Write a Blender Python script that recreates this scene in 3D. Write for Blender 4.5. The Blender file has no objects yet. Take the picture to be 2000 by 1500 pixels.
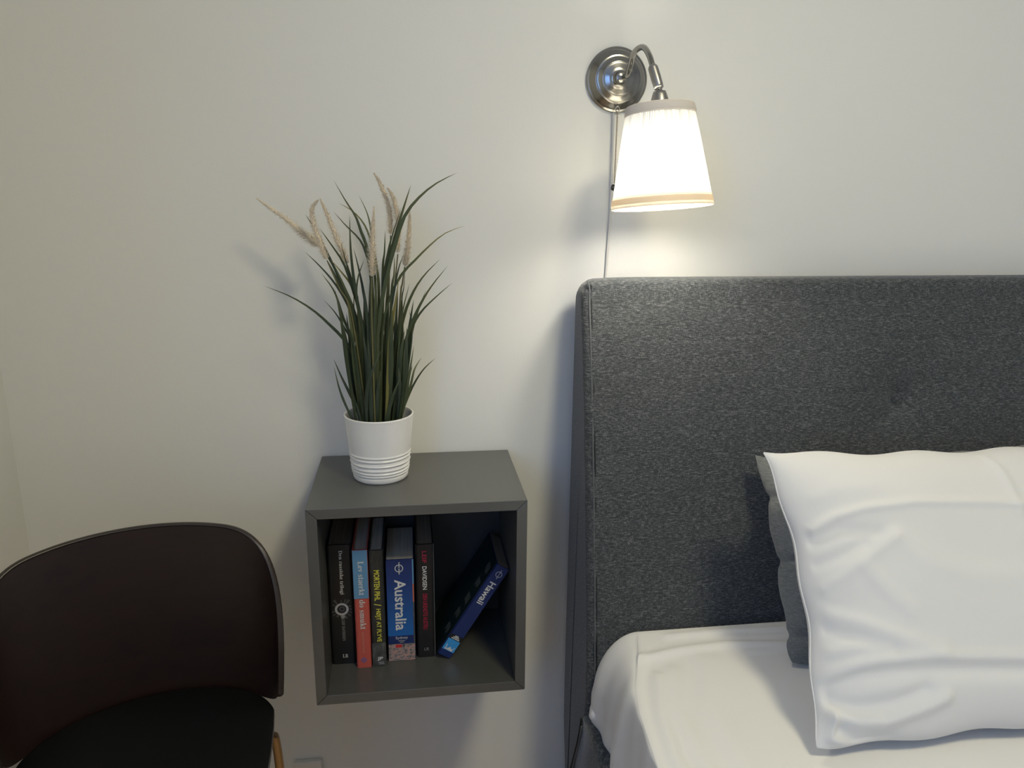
import bpy, bmesh, math, random
import numpy as np
from mathutils import Vector, Matrix

# ------------------------------------------------------------------ camera
FPX = 1484.0                                   # focal length in pixels of the 2000x1500 frame
ANG = (-0.24490292, -0.00909788, -0.1364338)   # pitch, roll, yaw
CAM = np.array([0.16788023, -1.38580395, 0.82849779])


def rot(a):
    rx, ry, rz = a
    cx, sx, cy, sy, cz, sz = math.cos(rx), math.sin(rx), math.cos(ry), math.sin(ry), math.cos(rz), math.sin(rz)
    X = np.array([[1, 0, 0], [0, cx, -sx], [0, sx, cx]])
    Y = np.array([[cy, 0, sy], [0, 1, 0], [-sy, 0, cy]])
    Z = np.array([[cz, -sz, 0], [sz, cz, 0], [0, 0, 1]])
    return Z @ X @ Y


RC = rot(ANG)
scene = bpy.context.scene
cd = bpy.data.cameras.new('camera')
cd.sensor_width = 36.0
cd.lens = FPX / 2000.0 * 36.0
cd.clip_start = 0.02
cam = bpy.data.objects.new('camera', cd)
scene.collection.objects.link(cam)
Mc = Matrix.Identity(4)
for i in range(3):
    Mc[i][0] = RC[i, 0]
    Mc[i][1] = RC[i, 2]
    Mc[i][2] = -RC[i, 1]
    Mc[i][3] = CAM[i]
cam.matrix_world = Mc
scene.camera = cam

# ------------------------------------------------------------------ world, exposure, large lights
FLOOR = -0.42
CEIL = 2.08
w = bpy.data.worlds.new('overcast_sky')
scene.world = w
w.use_nodes = True
bg = w.node_tree.nodes['Background']
bg.inputs[0].default_value = (0.24, 0.46, 1.0, 1)
bg.inputs[1].default_value = 5.6
scene.view_settings.view_transform = 'Standard'
scene.view_settings.look = 'None'
scene.view_settings.gamma = 1.0
scene.view_settings.use_curve_mapping = False
scene.view_settings.exposure = 0.0
LAMP_POWER = 4.0          # wall lamp bulb, watts of light
FILL_POWER = 23.0      # added fill lamp on the ceiling
FILL_AT = (0.85, -1.5)

rnd = random.Random(7)
COL = scene.collection

# ------------------------------------------------------------------ helpers


def at(p, **k):
    """point of the view ray of pixel p on the plane x=, y= or z="""
    d = RC @ np.array([(p[0] - 1000) / FPX, 1, -(p[1] - 750) / FPX])
    ax, v = list(k.items())[0]
    i = 'xyz'.index(ax)
    return CAM + d * (v - CAM[i]) / d[i]


def mat(name, color, rough=0.6, metal=0.0, spec=0.5, sheen=0.0):
    m = bpy.data.materials.new(name)
    m.use_nodes = True
    b = m.node_tree.nodes['Principled BSDF']
    b.inputs['Base Color'].default_value = (*color, 1)
    b.inputs['Roughness'].default_value = rough
    b.inputs['Metallic'].default_value = metal
    b.inputs['Specular IOR Level'].default_value = spec
    b.inputs['Sheen Weight'].default_value = sheen
    return m


def N(m, kind, **kw):
    n = m.node_tree.nodes.new(kind)
    for k, v in kw.items():
        setattr(n, k, v)
    return n


def L(m, a, b):
    m.node_tree.links.new(a, b)


def bsdf(m):
    return m.node_tree.nodes['Principled BSDF']


def coords(m, scale=(1, 1, 1), rotv=(0, 0, 0), kind='Object'):
    tc = N(m, 'ShaderNodeTexCoord')
    mp = N(m, 'ShaderNodeMapping')
    mp.inputs['Scale'].default_value = scale
    mp.inputs['Rotation'].default_value = rotv
    L(m, tc.outputs[kind], mp.inputs['Vector'])
    return mp.outputs['Vector']


def noise(m, vec, scale, detail=2.0, rough=0.5):
    n = N(m, 'ShaderNodeTexNoise')
    n.inputs['Scale'].default_value = scale
    n.inputs['Detail'].default_value = detail
    n.inputs['Roughness'].default_value = rough
    L(m, vec, n.inputs['Vector'])
    return n.outputs['Fac']


def ramp(m, fac, stops, interp='LINEAR'):
    r = N(m, 'ShaderNodeValToRGB')
    cr = r.color_ramp
    cr.interpolation = interp
    while len(cr.elements) > 1:
        cr.elements.remove(cr.elements[-1])
    cr.elements[0].position = stops[0][0]
    cr.elements[0].color = (*stops[0][1], 1)
    for p, c in stops[1:]:
        e = cr.elements.new(p)
        e.color = (*c, 1)
    L(m, fac, r.inputs['Fac'])
    return r.outputs['Color']


def math_node(m, op, a, b=None):
    n = N(m, 'ShaderNodeMath', operation=op)
    for i, v in enumerate((a, b)):
        if v is None:
            continue
        if isinstance(v, (int, float)):
            n.inputs[i].default_value = v
        else:
            L(m, v, n.inputs[i])
    return n.outputs[0]


def bump(m, height, strength=0.2, dist=0.001):
    b = N(m, 'ShaderNodeBump')
    b.inputs['Strength'].default_value = strength
    b.inputs['Distance'].default_value = dist
    L(m, height, b.inputs['Height'])
    L(m, b.outputs['Normal'], bsdf(m).inputs['Normal'])


def tag(o, label=None, cat=None, group=None, kind=None):
    if label:
        o['label'] = label
    if cat:
        o['category'] = cat
    if group:
        o['group'] = group
    if kind:
        o['kind'] = kind
    return o


def thing(name, loc, label, cat, group=None):
    o = bpy.data.objects.new(name, None)
    o.empty_display_size = 0.03
    o.location = loc
    COL.objects.link(o)
    return tag(o, label, cat, group)


def root_offset(parent):
    """world offset of a part's local frame (all empties but the books' are unrotated)"""
    off = Vector((0, 0, 0))
    p = parent
    while p is not None:
        off += Vector(p.location)
        p = p.parent
    return off


def mesh_obj(name, verts, faces, m, parent=None, smooth=False, local=False, label=None, kind=None):
    me = bpy.data.meshes.new(name)
    v = np.asarray(verts, dtype=float)
    if parent is not None and not local:
        v = v - np.array(root_offset(parent))
    me.from_pydata(v.tolist(), [], faces)
    me.validate()
    bm = bmesh.new()
    bm.from_mesh(me)
    bmesh.ops.recalc_face_normals(bm, faces=bm.faces)
    bm.to_mesh(me)
    bm.free()
    if smooth:
        me.polygons.foreach_set('use_smooth', [True] * len(me.polygons))
    if m is not None:
        me.materials.append(m)
    o = bpy.data.objects.new(name, me)
    COL.objects.link(o)
    if parent is not None:
        o.parent = parent
    if label:
        o['label'] = label
    if kind:
        o['kind'] = kind
    return o


def bevel(o, width=0.002, seg=2, angle=0.6):
    b = o.modifiers.new('bevel', 'BEVEL')
    b.width = width
    b.segments = seg
    b.limit_method = 'ANGLE'
    b.angle_limit = angle
    return o


BOXF = [(0, 1, 3, 2), (4, 6, 7, 5), (0, 4, 5, 1), (2, 3, 7, 6), (0, 2, 6, 4), (1, 5, 7, 3)]


def boxv(x0, x1, y0, y1, z0, z1):
    return [(x, y, z) for x in (x0, x1) for y in (y0, y1) for z in (z0, z1)]


def box(name, b, m, parent=None, bev=0.0, local=False, **kw):
    o = mesh_obj(name, boxv(*b), BOXF, m, parent, local=local, **kw)
    if bev:
        bevel(o, bev)
    return o


def grid_faces(nu, nv, wrap_u=False, wrap_v=False, base=0):
    f = []
    for i in range(nu if wrap_u else nu - 1):
        for j in range(nv if wrap_v else nv - 1):
            a = i * nv + j
            b = ((i + 1) % nu) * nv + j
            c = ((i + 1) % nu) * nv + (j + 1) % nv
            d = i * nv + (j + 1) % nv
            f.append((a + base, b + base, c + base, d + base))
    return f


def lathe(name, prof, m, parent=None, n=48, frame=None, origin=(0, 0, 0), smooth=True, local=False, wob=None):
    """prof: (radius, height) list turned about the local z axis; frame: 3x3 columns"""
    vs = []
    for r, h in prof:
        for k in range(n):
            a = 2 * math.pi * k / n
            rr = r + (wob(a, h) if wob else 0)
            vs.append((rr * math.cos(a), rr * math.sin(a), h))
    fs = grid_faces(len(prof), n, wrap_v=True)
    if prof[0][0] > 1e-6:
        pass
    v = np.array(vs)
    if frame is not None:
        v = v @ np.array(frame).T
    v = v + np.array(origin)
    return mesh_obj(name, v, fs, m, parent, smooth, local)


def smooth_path(pts, n):
    """Catmull-Rom through pts, n samples"""
    p = np.array(pts, float)
    if len(p) == 2:
        t = np.linspace(0, 1, n)[:, None]
        return p[0] * (1 - t) + p[1] * t
    q = np.vstack([2 * p[0] - p[1], p, 2 * p[-1] - p[-2]])
    out = []
    for s in np.linspace(0, len(p) - 1 - 1e-9, n):
        i = int(s)
        t = s - i
        a, b, c, d = q[i], q[i + 1], q[i + 2], q[i + 3]
        out.append(0.5 * (2 * b + (c - a) * t + (2 * a - 5 * b + 4 * c - d) * t * t + (3 * b - a - 3 * c + d) * t ** 3))
    return np.array(out)


def frames(path, up=(0, 0, 1)):
    T = np.gradient(path, axis=0)
    T /= np.linalg.norm(T, axis=1)[:, None] + 1e-12
    ref = np.array(up, float)
    if abs(T[0] @ ref) > 0.95:
        ref = np.array((1.0, 0, 0))
    A = []
    a = ref - (ref @ T[0]) * T[0]
    a /= np.linalg.norm(a)
    for t in T:
        a = a - (a @ t) * t
        a /= np.linalg.norm(a) + 1e-12
        A.append(a.copy())
    A = np.array(A)
    return T, A, np.cross(T, A)


def tube(name, pts, r, m, parent=None, n=10, samples=None, local=False, caps=True, smooth=True):
    path = smooth_path(pts, samples or max(2, len(pts) * 6)) if samples != 0 else np.array(pts, float)
    T, A, B = frames(path)
    k = len(path)
    rr = np.interp(np.linspace(0, 1, k), np.linspace(0, 1, len(r)), r) if hasattr(r, '__len__') else np.full(k, r)
    vs = []
    for i in range(k):
        for j in range(n):
            a = 2 * math.pi * j / n
            vs.append(path[i] + rr[i] * (math.cos(a) * A[i] + math.sin(a) * B[i]))
    fs = grid_faces(k, n, wrap_v=True)
    if caps:
        fs.append(tuple(range(n)))
        fs.append(tuple((k - 1) * n + j for j in range(n)))
    return mesh_obj(name, vs, fs, m, parent, smooth, local)


# ------------------------------------------------------------------ materials
def make_wall(name, c):
    m = mat(name, c, 0.55, spec=0.35)
    v = coords(m)
    col = ramp(m, noise(m, v, 1.3, 2), [(0.3, tuple(x * 0.985 for x in c)), (0.7, tuple(min(1, x * 1.01) for x in c))])
    L(m, col, bsdf(m).inputs['Base Color'])
    bump(m, noise(m, v, 260, 3), 0.12, 0.001)
    return m


M_WALL = make_wall('white_wall_paint', (0.78, 0.775, 0.735))
M_CEIL = make_wall('ceiling_paint', (0.80, 0.80, 0.78))


def make_fabric(name, dark, mid, light, scale=1.0, sheen=0.25, bstr=0.35):
    m = mat(name, mid, 0.85, spec=0.2, sheen=sheen)
    bsdf(m).inputs['Sheen Roughness'].default_value = 0.5
    h = noise(m, coords(m, (90 * scale, 90 * scale, 620 * scale)), 1.0, 2.5, 0.6)
    vv = noise(m, coords(m, (620 * scale, 620 * scale, 110 * scale)), 1.0, 2.5, 0.6)
    mx = math_node(m, 'MULTIPLY', math_node(m, 'ADD', math_node(m, 'MULTIPLY', h, 1.25), math_node(m, 'MULTIPLY', vv, 0.75)), 0.5)
    col = ramp(m, mx, [(0.36, dark), (0.5, mid), (0.60, tuple(0.5 * (a + b) for a, b in zip(mid, light))), (0.70, light)])
    L(m, col, bsdf(m).inputs['Base Color'])
    bump(m, mx, bstr, 0.0015)
    return m


M_BEDFAB = make_fabric('charcoal_heather_upholstery', (0.022, 0.026, 0.030), (0.047, 0.053, 0.058), (0.20, 0.205, 0.205), 1.4)
M_SEAM = mat('seam_thread', (0.012, 0.014, 0.017), 0.9)
M_PIPE = mat('charcoal_piping', (0.075, 0.083, 0.09), 0.85, sheen=0.2)
M_GREYPIL = make_fabric('grey_linen', (0.11, 0.115, 0.11), (0.16, 0.167, 0.162), (0.23, 0.235, 0.23), 1.3, 0.2, 0.3)


def make_cotton(name, c, weave=0.0):
    m = mat(name, c, 0.8, spec=0.2, sheen=0.15)
    v = coords(m)
    if weave:
        mp = coords(m, (1, 1, 1), (0, 0, 0), 'UV')
        a = N(m, 'ShaderNodeTexChecker')
        a.inputs['Scale'].default_value = weave
        a.inputs['Color1'].default_value = (1, 1, 1, 1)
        a.inputs['Color2'].default_value = (0.0, 0.0, 0.0, 1)
        L(m, mp, a.inputs['Vector'])
        h = math_node(m, 'ADD', math_node(m, 'MULTIPLY', a.outputs['Fac'], 0.35), noise(m, v, 900, 2))
        bump(m, h, 0.10, 0.0006)
    else:
        bump(m, noise(m, v, 700, 2), 0.08, 0.0006)
    return m


M_SHEET = make_cotton('white_cotton_sheet', (0.80, 0.79, 0.765))
M_PILLOW = make_cotton('white_damask_pillowcase', (0.70, 0.695, 0.68), 60)
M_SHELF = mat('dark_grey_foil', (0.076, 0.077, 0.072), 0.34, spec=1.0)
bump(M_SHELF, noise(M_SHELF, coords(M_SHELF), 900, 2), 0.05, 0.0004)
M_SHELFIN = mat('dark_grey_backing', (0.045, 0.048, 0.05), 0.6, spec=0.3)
M_GAP = mat('mitre_joint_shadow_filler', (0.02, 0.02, 0.02), 0.9)
M_POT = mat('white_glazed_pot', (0.80, 0.79, 0.77), 0.32, spec=0.5)
M_SOIL = mat('dark_soil', (0.02, 0.018, 0.014), 0.95)
bump(M_SOIL, noise(M_SOIL, coords(M_SOIL), 220, 3), 0.8, 0.004)


def make_leaf(name, a, b):
    m = mat(name, a, 0.5, spec=0.35)
    v = coords(m, (1, 1, 1), (0, 0, 0), 'UV')
    sp = N(m, 'ShaderNodeSeparateXYZ')
    L(m, v, sp.inputs[0])
    L(m, ramp(m, sp.outputs['Y'], [(0.0, a), (0.55, a), (1.0, b)]), bsdf(m).inputs['Base Color'])
    return m


M_LEAF = [make_leaf('leaf_dark_green', (0.036, 0.052, 0.024), (0.095, 0.108, 0.046)),
          make_leaf('leaf_mid_green', (0.055, 0.072, 0.028), (0.130, 0.138, 0.055)),
          make_leaf('leaf_blue_green', (0.030, 0.045, 0.027), (0.070, 0.085, 0.045))]
M_OLIVE = make_leaf('leaf_olive', (0.17, 0.155, 0.038), (0.23, 0.19, 0.06))
M_GREENB = make_leaf('leaf_olive_tip', (0.06, 0.075, 0.026), (0.23, 0.20, 0.07))
M_PLUME = mat('cream_plume_bristle', (0.93, 0.86, 0.73), 0.9)
M_PLUMES = mat('cream_plume_core', (0.82, 0.70, 0.54), 0.9)
M_STEM = mat('plume_stem', (0.12, 0.11, 0.04), 0.6)

M_NICKEL = mat('brushed_nickel', (0.34, 0.33, 0.305), 0.20, 1.0)
M_NICKELD = mat('satin_nickel_socket', (0.34, 0.33, 0.32), 0.38, 1.0)
M_CHAIN = mat('chain_metal', (0.42, 0.36, 0.27), 0.35, 1.0)
M_BLACK = mat('black_plastic', (0.015, 0.015, 0.015), 0.4)
M_CORD = mat('white_cord_plastic', (0.62, 0.61, 0.58), 0.45)


def make_shade(name, c, trans):
    m = bpy.data.materials.new(name)
    m.use_nodes = True
    nt = m.node_tree
    nt.nodes.remove(nt.nodes['Principled BSDF'])
    out = nt.nodes['Material Output']
    d = N(m, 'ShaderNodeBsdfDiffuse')
    d.inputs[0].default_value = (*c, 1)
    t = N(m, 'ShaderNodeBsdfTranslucent')
    t.inputs[0].default_value = (*c, 1)
    mx = N(m, 'ShaderNodeMixShader')
    mx.inputs[0].default_value = trans
    L(m, d.outputs[0], mx.inputs[1])
    L(m, t.outputs[0], mx.inputs[2])
    L(m, mx.outputs[0], out.inputs['Surface'])
    return m


M_SHADE = make_shade('pleated_white_fabric', (0.86, 0.85, 0.80), 0.25)


def gather_pleats(m):
    """the fabric is gathered into denser folds towards the top, so less light passes there"""
    v = coords(m, (1, 1, 1), (0, 0, 0), 'UV')
    sp_ = N(m, 'ShaderNodeSeparateXYZ')
    L(m, v, sp_.inputs[0])
    st_ = coords(m, (150, 0.6, 1), (0, 0, 0), 'UV')
    nf = ramp(m, noise(m, st_, 1.0, 1.5, 0.6), [(0.38, (0.30, 0.30, 0.30)), (0.56, (1.0, 1.0, 1.0))])
    hf = ramp(m, sp_.outputs['Y'], [(0.38, (0, 0, 0)), (0.80, (0.85, 0.85, 0.85)), (1.0, (1, 1, 1))])
    k1 = math_node(m, 'SUBTRACT', 1.0, nf)
    k2 = math_node(m, 'MULTIPLY', k1, hf)
    dens = math_node(m, 'SUBTRACT', 1.0, k2)
    dens = math_node(m, 'MULTIPLY', dens, math_node(m, 'SUBTRACT', 1.0, math_node(m, 'MULTIPLY', hf, 0.62)))
    mx = [n for n in m.node_tree.nodes if n.type == 'MIX_SHADER'][0]
    L(m, math_node(m, 'MULTIPLY', dens, 0.27), mx.inputs[0])


gather_pleats(M_SHADE)
M_BAND = make_shade('cream_ribbon', (0.86, 0.74, 0.58), 0.30)
M_BANDT = make_shade('pale_ribbon', (0.76, 0.70, 0.63), 0.12)
M_BANDE = make_shade('ribbon_edge', (0.88, 0.82, 0.72), 0.5)


def make_emit(name, c, s):
    m = bpy.data.materials.new(name)
    m.use_nodes = True
    nt = m.node_tree
    nt.nodes.remove(nt.nodes['Principled BSDF'])
    e = N(m, 'ShaderNodeEmission')
    e.inputs[0].default_value = (*c, 1)
    e.inputs[1].default_value = s
    L(m, e.outputs[0], nt.nodes['Material Output'].inputs['Surface'])
    return m


def make_wood(name, a, b, rough, scale=(3, 60, 60), spec=0.5):
    m = mat(name, a, rough, spec=spec)
    v = coords(m, scale)
    L(m, ramp(m, noise(m, v, 1.0, 4, 0.6), [(0.3, a), (0.7, b)]), bsdf(m).inputs['Base Color'])
    return m


M_CHAIRB = make_wood('wenge_stained_plywood', (0.012, 0.0055, 0.0050), (0.019, 0.0080, 0.0070), 0.40)
M_CHAIRE = make_wood('plywood_edge', (0.020, 0.014, 0.011), (0.035, 0.025, 0.020), 0.33, (20, 20, 400))
M_SEAT = mat('black_leather_seat', (0.003, 0.0033, 0.0037), 0.55, spec=0.2)
bump(M_SEAT, noise(M_SEAT, coords(M_SEAT), 500, 3), 0.12, 0.0006)
M_BRASS = mat('aged_brass_tube', (0.42, 0.29, 0.16), 0.3, 1.0)
M_FLOOR = make_wood('oak_floor', (0.40, 0.28, 0.17), (0.52, 0.38, 0.24), 0.45, (2, 40, 40))
M_PLASTIC = mat('white_socket_plastic', (0.75, 0.73, 0.68), 0.4)

# ------------------------------------------------------------------ the room
XL, XR, YR = -0.533, 3.1, -3.3


def struct(name, o, label):
    return tag(o, label, name.split('_')[0], kind='structure')


struct('wall_back', box('wall_back', (XL - 0.1, XR + 0.1, 0.0, 0.12, FLOOR - 0.1, CEIL + 0.1), M_WALL),
       'pale painted wall behind the bed and the shelf')
# left wall with a window opening beside the camera
WY0, WY1, WZ0, WZ1 = -2.75, -1.65, 0.45, 1.75
wl_v, wl_f = [], []
for b in ((XL - 0.1, XL, WY1, 0.0, FLOOR - 0.1, CEIL + 0.1), (XL - 0.1, XL, YR, WY0, FLOOR - 0.1, CEIL + 0.1),
          (XL - 0.1, XL, WY0, WY1, FLOOR - 0.1, WZ0), (XL - 0.1, XL, WY0, WY1, WZ1, CEIL + 0.1)):
    k = len(wl_v)
    wl_v += boxv(*b)
    wl_f += [tuple(i + k for i in f) for f in BOXF]
struct('wall_left', mesh_obj('wall_left', wl_v, wl_f, M_WALL), 'pale painted wall meeting the corner left of the chair')
struct('wall_right', box('wall_right', (XR, XR + 0.1, YR, 0.0, FLOOR - 0.1, CEIL + 0.1), M_WALL), 'pale wall on the far side of the bed')
struct('wall_rear', box('wall_rear', (XL - 0.1, XR + 0.1, YR - 0.1, YR, FLOOR - 0.1, CEIL + 0.1), M_WALL), 'pale wall behind the photographer')
struct('floor', box('floor', (XL, XR, YR, 0.0, FLOOR - 0.1, FLOOR), M_FLOOR), 'oak floor of the bedroom')
struct('ceiling', box('ceiling', (XL, XR, YR, 0.0, CEIL, CEIL + 0.1), M_CEIL), 'white ceiling of the bedroom')
wf_v, wf_f = [], []
for b in ((XL - 0.08, XL - 0.02, WY0, WY0 + 0.05, WZ0, WZ1), (XL - 0.08, XL - 0.02, WY1 - 0.05, WY1, WZ0, WZ1),
          (XL - 0.08, XL - 0.02, WY0 + 0.05, WY1 - 0.05, WZ0, WZ0 + 0.05), (XL - 0.08, XL - 0.02, WY0 + 0.05, WY1 - 0.05, WZ1 - 0.05, WZ1),
          (XL - 0.07, XL - 0.03, -2.22, -2.18, WZ0 + 0.05, WZ1 - 0.05)):
    k = len(wf_v)
    wf_v += boxv(*b)
    wf_f += [tuple(i + k for i in f) for f in BOXF]
struct('window_1', mesh_obj('window_1', wf_v, wf_f, M_PLASTIC), 'white window frame in the left wall beside the photographer')
pl = bpy.data.lights.new('window_portal', 'AREA')
pl.shape = 'RECTANGLE'
pl.size = WY1 - WY0
pl.size_y = WZ1 - WZ0
pl.cycles.is_portal = True
po = bpy.data.objects.new('window_portal', pl)
po.location = (XL - 0.02, 0.5 * (WY0 + WY1), 0.5 * (WZ0 + WZ1))
po.rotation_euler = Matrix(((0, 0, -1), (1, 0, 0), (0, -1, 0))).to_euler()
COL.objects.link(po)

# fill lamp added on the ceiling, out of view, to lift the general light
cl = thing('added_fill_lamp', (FILL_AT[0], FILL_AT[1], CEIL), 'round white fill lamp added out of view on the ceiling over the bed', 'lamp')
cx, cy = FILL_AT
lathe('housing', [(0.0, 0.0), (0.22, 0.0), (0.22, -0.04), (0.205, -0.045), (0.2, -0.03), (0.0, -0.03)], M_PLASTIC, cl, 40,
      origin=(0, 0, 0), local=True)
ld = bpy.data.lights.new('added_fill_light', 'AREA')
ld.shape = 'DISK'
ld.size = 0.38
ld.energy = FILL_POWER
ld.color = (1.0, 0.905, 0.61)
lo = bpy.data.objects.new('added_fill_light', ld)
lo.parent = cl
lo.location = (0, 0, -0.05)
COL.objects.link(lo)

# small white socket box low on the wall
c0 = at((601, 1489), y=-0.012)
sk = thing('wall_socket', (c0[0], -0.0, c0[2] - 0.08), 'small white socket box low on the wall right of the chair leg', 'socket')
box('faceplate', (c0[0] - 0.028, c0[0] + 0.028, -0.012, 0.0, c0[2] - 0.08, c0[2]), M_PLASTIC, sk, 0.003)
box('rocker', (c0[0] - 0.012, c0[0] + 0.012, -0.016, -0.0121, c0[2] - 0.055, c0[2] - 0.02), M_PLASTIC, sk, 0.002)

# ------------------------------------------------------------------ headboard and bed frame
X0, X1 = 0.467, 2.10
HZT = 0.686
bed = thing('upholstered_bed', (X0, -0.03, FLOOR), 'charcoal heather fabric bed with a tall padded headboard against the wall', 'bed')
FZ = [-0.42, -0.30, -0.20, -0.12, -0.07, 0.0, 0.064, 0.18, 0.29, 0.38, 0.466, 0.57, 0.666, 0.70]
FY = [-0.10, -0.135, -0.185, -0.222, -0.234, -0.232, -0.222, -0.203, -0.181, -0.163, -0.144, -0.118, -0.090, -0.08]


def front_y(z):
    return np.interp(z, FZ, FY)


def smooth_front_y(z):
    return sum(front_y(z + d) for d in (-.04, -.02, 0, .02, .04)) / 5.0


BTN = [(1.066, 0.463), (1.566, 0.463)]


def hb_disp(x, z):
    d = 0.0
    # gentle padding swell and the dimples of the tufted buttons
    for bx, bz in BTN:
        r2 = ((x - bx) ** 2 + (z - bz) ** 2)
        d -= 0.013 * math.exp(-r2 / (2 * 0.016 ** 2)) + 0.012 * math.exp(-r2 / (2 * 0.06 ** 2))
        # pulled folds leaving the button
        ang = math.atan2(z - bz, x - bx)
        d += 0.0016 * math.cos(4 * ang + 0.6) * math.exp(-((math.sqrt(r2) - 0.05) / 0.03) ** 2)
    e = x - X0
    # small horizontal puckers along the side seam
    d += 0.0022 * math.exp(-e / 0.035) * math.sin(z * 75 + 2.0 * math.sin(z * 23)) * (0.4 + 0.6 * math.sin(z * 9 + 1) ** 2)
    d += 0.0012 * math.sin(x * 11 + z * 7) + 0.0008 * math.sin(x * 23 - z * 17)
    return d


def hb_profile(inset, top):
    """(y, z) loop open at the bottom: up the back, over the top, down the front"""
    pts = []
    r = 0.026
    zt = top
    yb = -0.032 - inset
    for z in np.linspace(FLOOR, zt - 0.02, 12):
        pts.append((yb if z > -0.2 else yb - 0.055 * ((-0.2 - z) / 0.22) ** 1.3, z))
    yf_top = smooth_front_y(zt - 0.03) + inset
    # top arc between the back and the front
    cyy, ry = 0.5 * (yb + yf_top), 0.5 * (yb - yf_top)
    for t in np.linspace(0.12, 0.88, 9):
        a = math.pi * t
        pts.append((cyy + ry * math.copysign(abs(math.cos(a)) ** 0.7, math.cos(a)), zt - 0.02 + 0.02 * math.sin(a) ** 0.8))
    for z in np.linspace(zt - 0.03, FLOOR, 96):
        pts.append((smooth_front_y(z) + inset, z))
    return np.array(pts)


R_E = 0.012
xs = []
for t in np.linspace(0, 1, 6):
    xs.append((X0 + R_E * (1 - math.cos(t * math.pi / 2)), R_E * (1 - math.sin(t * math.pi / 2))))
for x in np.linspace(X0 + 0.02, X1 - 0.02, 190):
    xs.append((x, 0.0))
for t in np.linspace(1, 0, 6):
    xs.append((X1 - R_E * (1 - math.cos(t * math.pi / 2)), R_E * (1 - math.sin(t * math.pi / 2))))
verts = []
for x, ins in xs:
    e = min(x - X0, X1 - x)
    drop = 0.020 * max(0.0, 1 - e / 0.028) ** 2.2 + 0.004 * max(0, 1 - e / 0.12) ** 2
    P = hb_profile(ins, HZT - drop - ins * 0.4)
    for j, (y, z) in enumerate(P):
        if j >= 21:
            k = min(1, (j - 21) / 6)
            y -= hb_disp(x, z) * k
        verts.append((x, y, z))
npf = len(P)
fs = grid_faces(len(xs), npf)
fs.append(tuple(range(npf)))
fs.append(tuple((len(xs) - 1) * npf + j for j in range(npf)))
hb = mesh_obj('headboard', verts, fs, M_BEDFAB, bed, True)
me = hb.data
for p in me.polygons:
    if len(p.vertices) > 4:
        p.use_smooth = False
# seam: a thin raised piping and the dark stitched groove beside it
Ps = hb_profile(0.0, HZT - 0.004)
seam = [(X0 + 0.0125, y - 0.0006, z) for y, z in Ps[17:] if z > -0.15]
tube('piping', seam, 0.0014, M_PIPE, hb, 8, 120)
seam = [(X0 + 0.0165, y + 0.0004, z) for y, z in Ps[19:] if z > -0.15]
tube('seam', seam, 0.0011, M_SEAM, hb, 6, 120)
for bx, bz in BTN[:1]:
    by = smooth_front_y(bz) - hb_disp(bx, bz)
    lathe('button', [(0.0, 0.0055), (0.006, 0.005), (0.0095, 0.0035), (0.011, 0.001), (0.0105, -0.003), (0.0, -0.003)], M_BEDFAB, hb, 20,
          frame=np.array([[1, 0, 0], [0, 0, -1], [0, 1, 0]]), origin=(bx, by - 0.001, bz))
# side rails (padded, with rounded top) running forward from the headboard
for sx, nm in ((1, 'side_rail'), (-1, 'side_rail')):
    xo = X0 - 0.006 if sx > 0 else X1 + 0.006
    prof = []
    for t in np.linspace(0, 1, 7):
        a = t * math.pi / 2
        prof.append((xo + sx * 0.014 * (1 - math.sin(a)) if False else xo + sx * 0.016 * (1 - math.cos(a)), -0.100 + 0.016 * math.sin(a)))
    prof = [(xo + sx * 0.004, -0.30), (xo, -0.25), (xo - sx * 0.002, -0.18)] + prof + [(xo + sx * 0.05, -0.083), (xo + sx * 0.06, -0.10), (xo + sx * 0.06, -0.30)]
    vv = []
    ys = np.linspace(0, 1, 24)
    for t in ys:
        for x, z in prof:
            yst = smooth_front_y(z) + 0.003
            vv.append((x, yst + (-2.10 - yst) * t, z))
    ff = grid_faces(len(ys), len(prof), wrap_v=True)
    ff += [tuple(range(len(prof))), tuple((len(ys) - 1) * len(prof) + j for j in range(len(prof)))]
    rl = mesh_obj(nm, vv, ff, M_BEDFAB, bed, True)
    if sx > 0:
        tube('piping', [(xo - 0.003, smooth_front_y(z) - 0.004, z) for z in np.linspace(-0.088, -0.30, 14)], 0.0022, M_SEAM, rl, 8, 40)
        tube('piping', [(xo - 0.003, smooth_front_y(z) - 0.011, z) for z in np.linspace(-0.10, -0.30, 14)], 0.0018, M_PIPE, rl, 8, 40)
box('foot_panel', (X0, X1, -2.16, -2.105, -0.30, -0.08), M_BEDFAB, bed, 0.012)
for lx in (X0 + 0.05, X1 - 0.05):
    lathe('leg', [(0.0, 0), (0.018, 0), (0.024, 0.12), (0.0, 0.12)], M_BLACK, bed, 16, origin=(lx, -2.08, FLOOR))
box('slat_base', (X0 + 0.062, X1 - 0.062, -2.10, -0.25, -0.20, -0.135), M_BLACK, bed)

# ------------------------------------------------------------------ mattress in its white sheet
MT = 0.086
mtx = thing('mattress', (0.55, -0.3, -0.13), 'mattress under a smooth white cotton sheet against the headboard', 'mattress')


def seg_dist(px, py, poly):
    best = 9.0
    for (ax, ay), (bx, by) in zip(poly[:-1], poly[1:]):
        dx, dy = bx - ax, by - ay
        t = max(0, min(1, ((px - ax) * dx + (py - ay) * dy) / (dx * dx + dy * dy + 1e-12)))
        best = min(best, math.hypot(px - ax - t * dx, py - ay - t * dy))
    return best


SH_Y = [-0.23, -0.27, -0.29, -0.34, -0.39, -0.45, -0.55, -0.8, -2.1]
SH_X = [0.556, 0.542, 0.537, 0.520, 0.502, 0.490, 0.482, 0.480, 0.480]
YB = -0.2265


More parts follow.
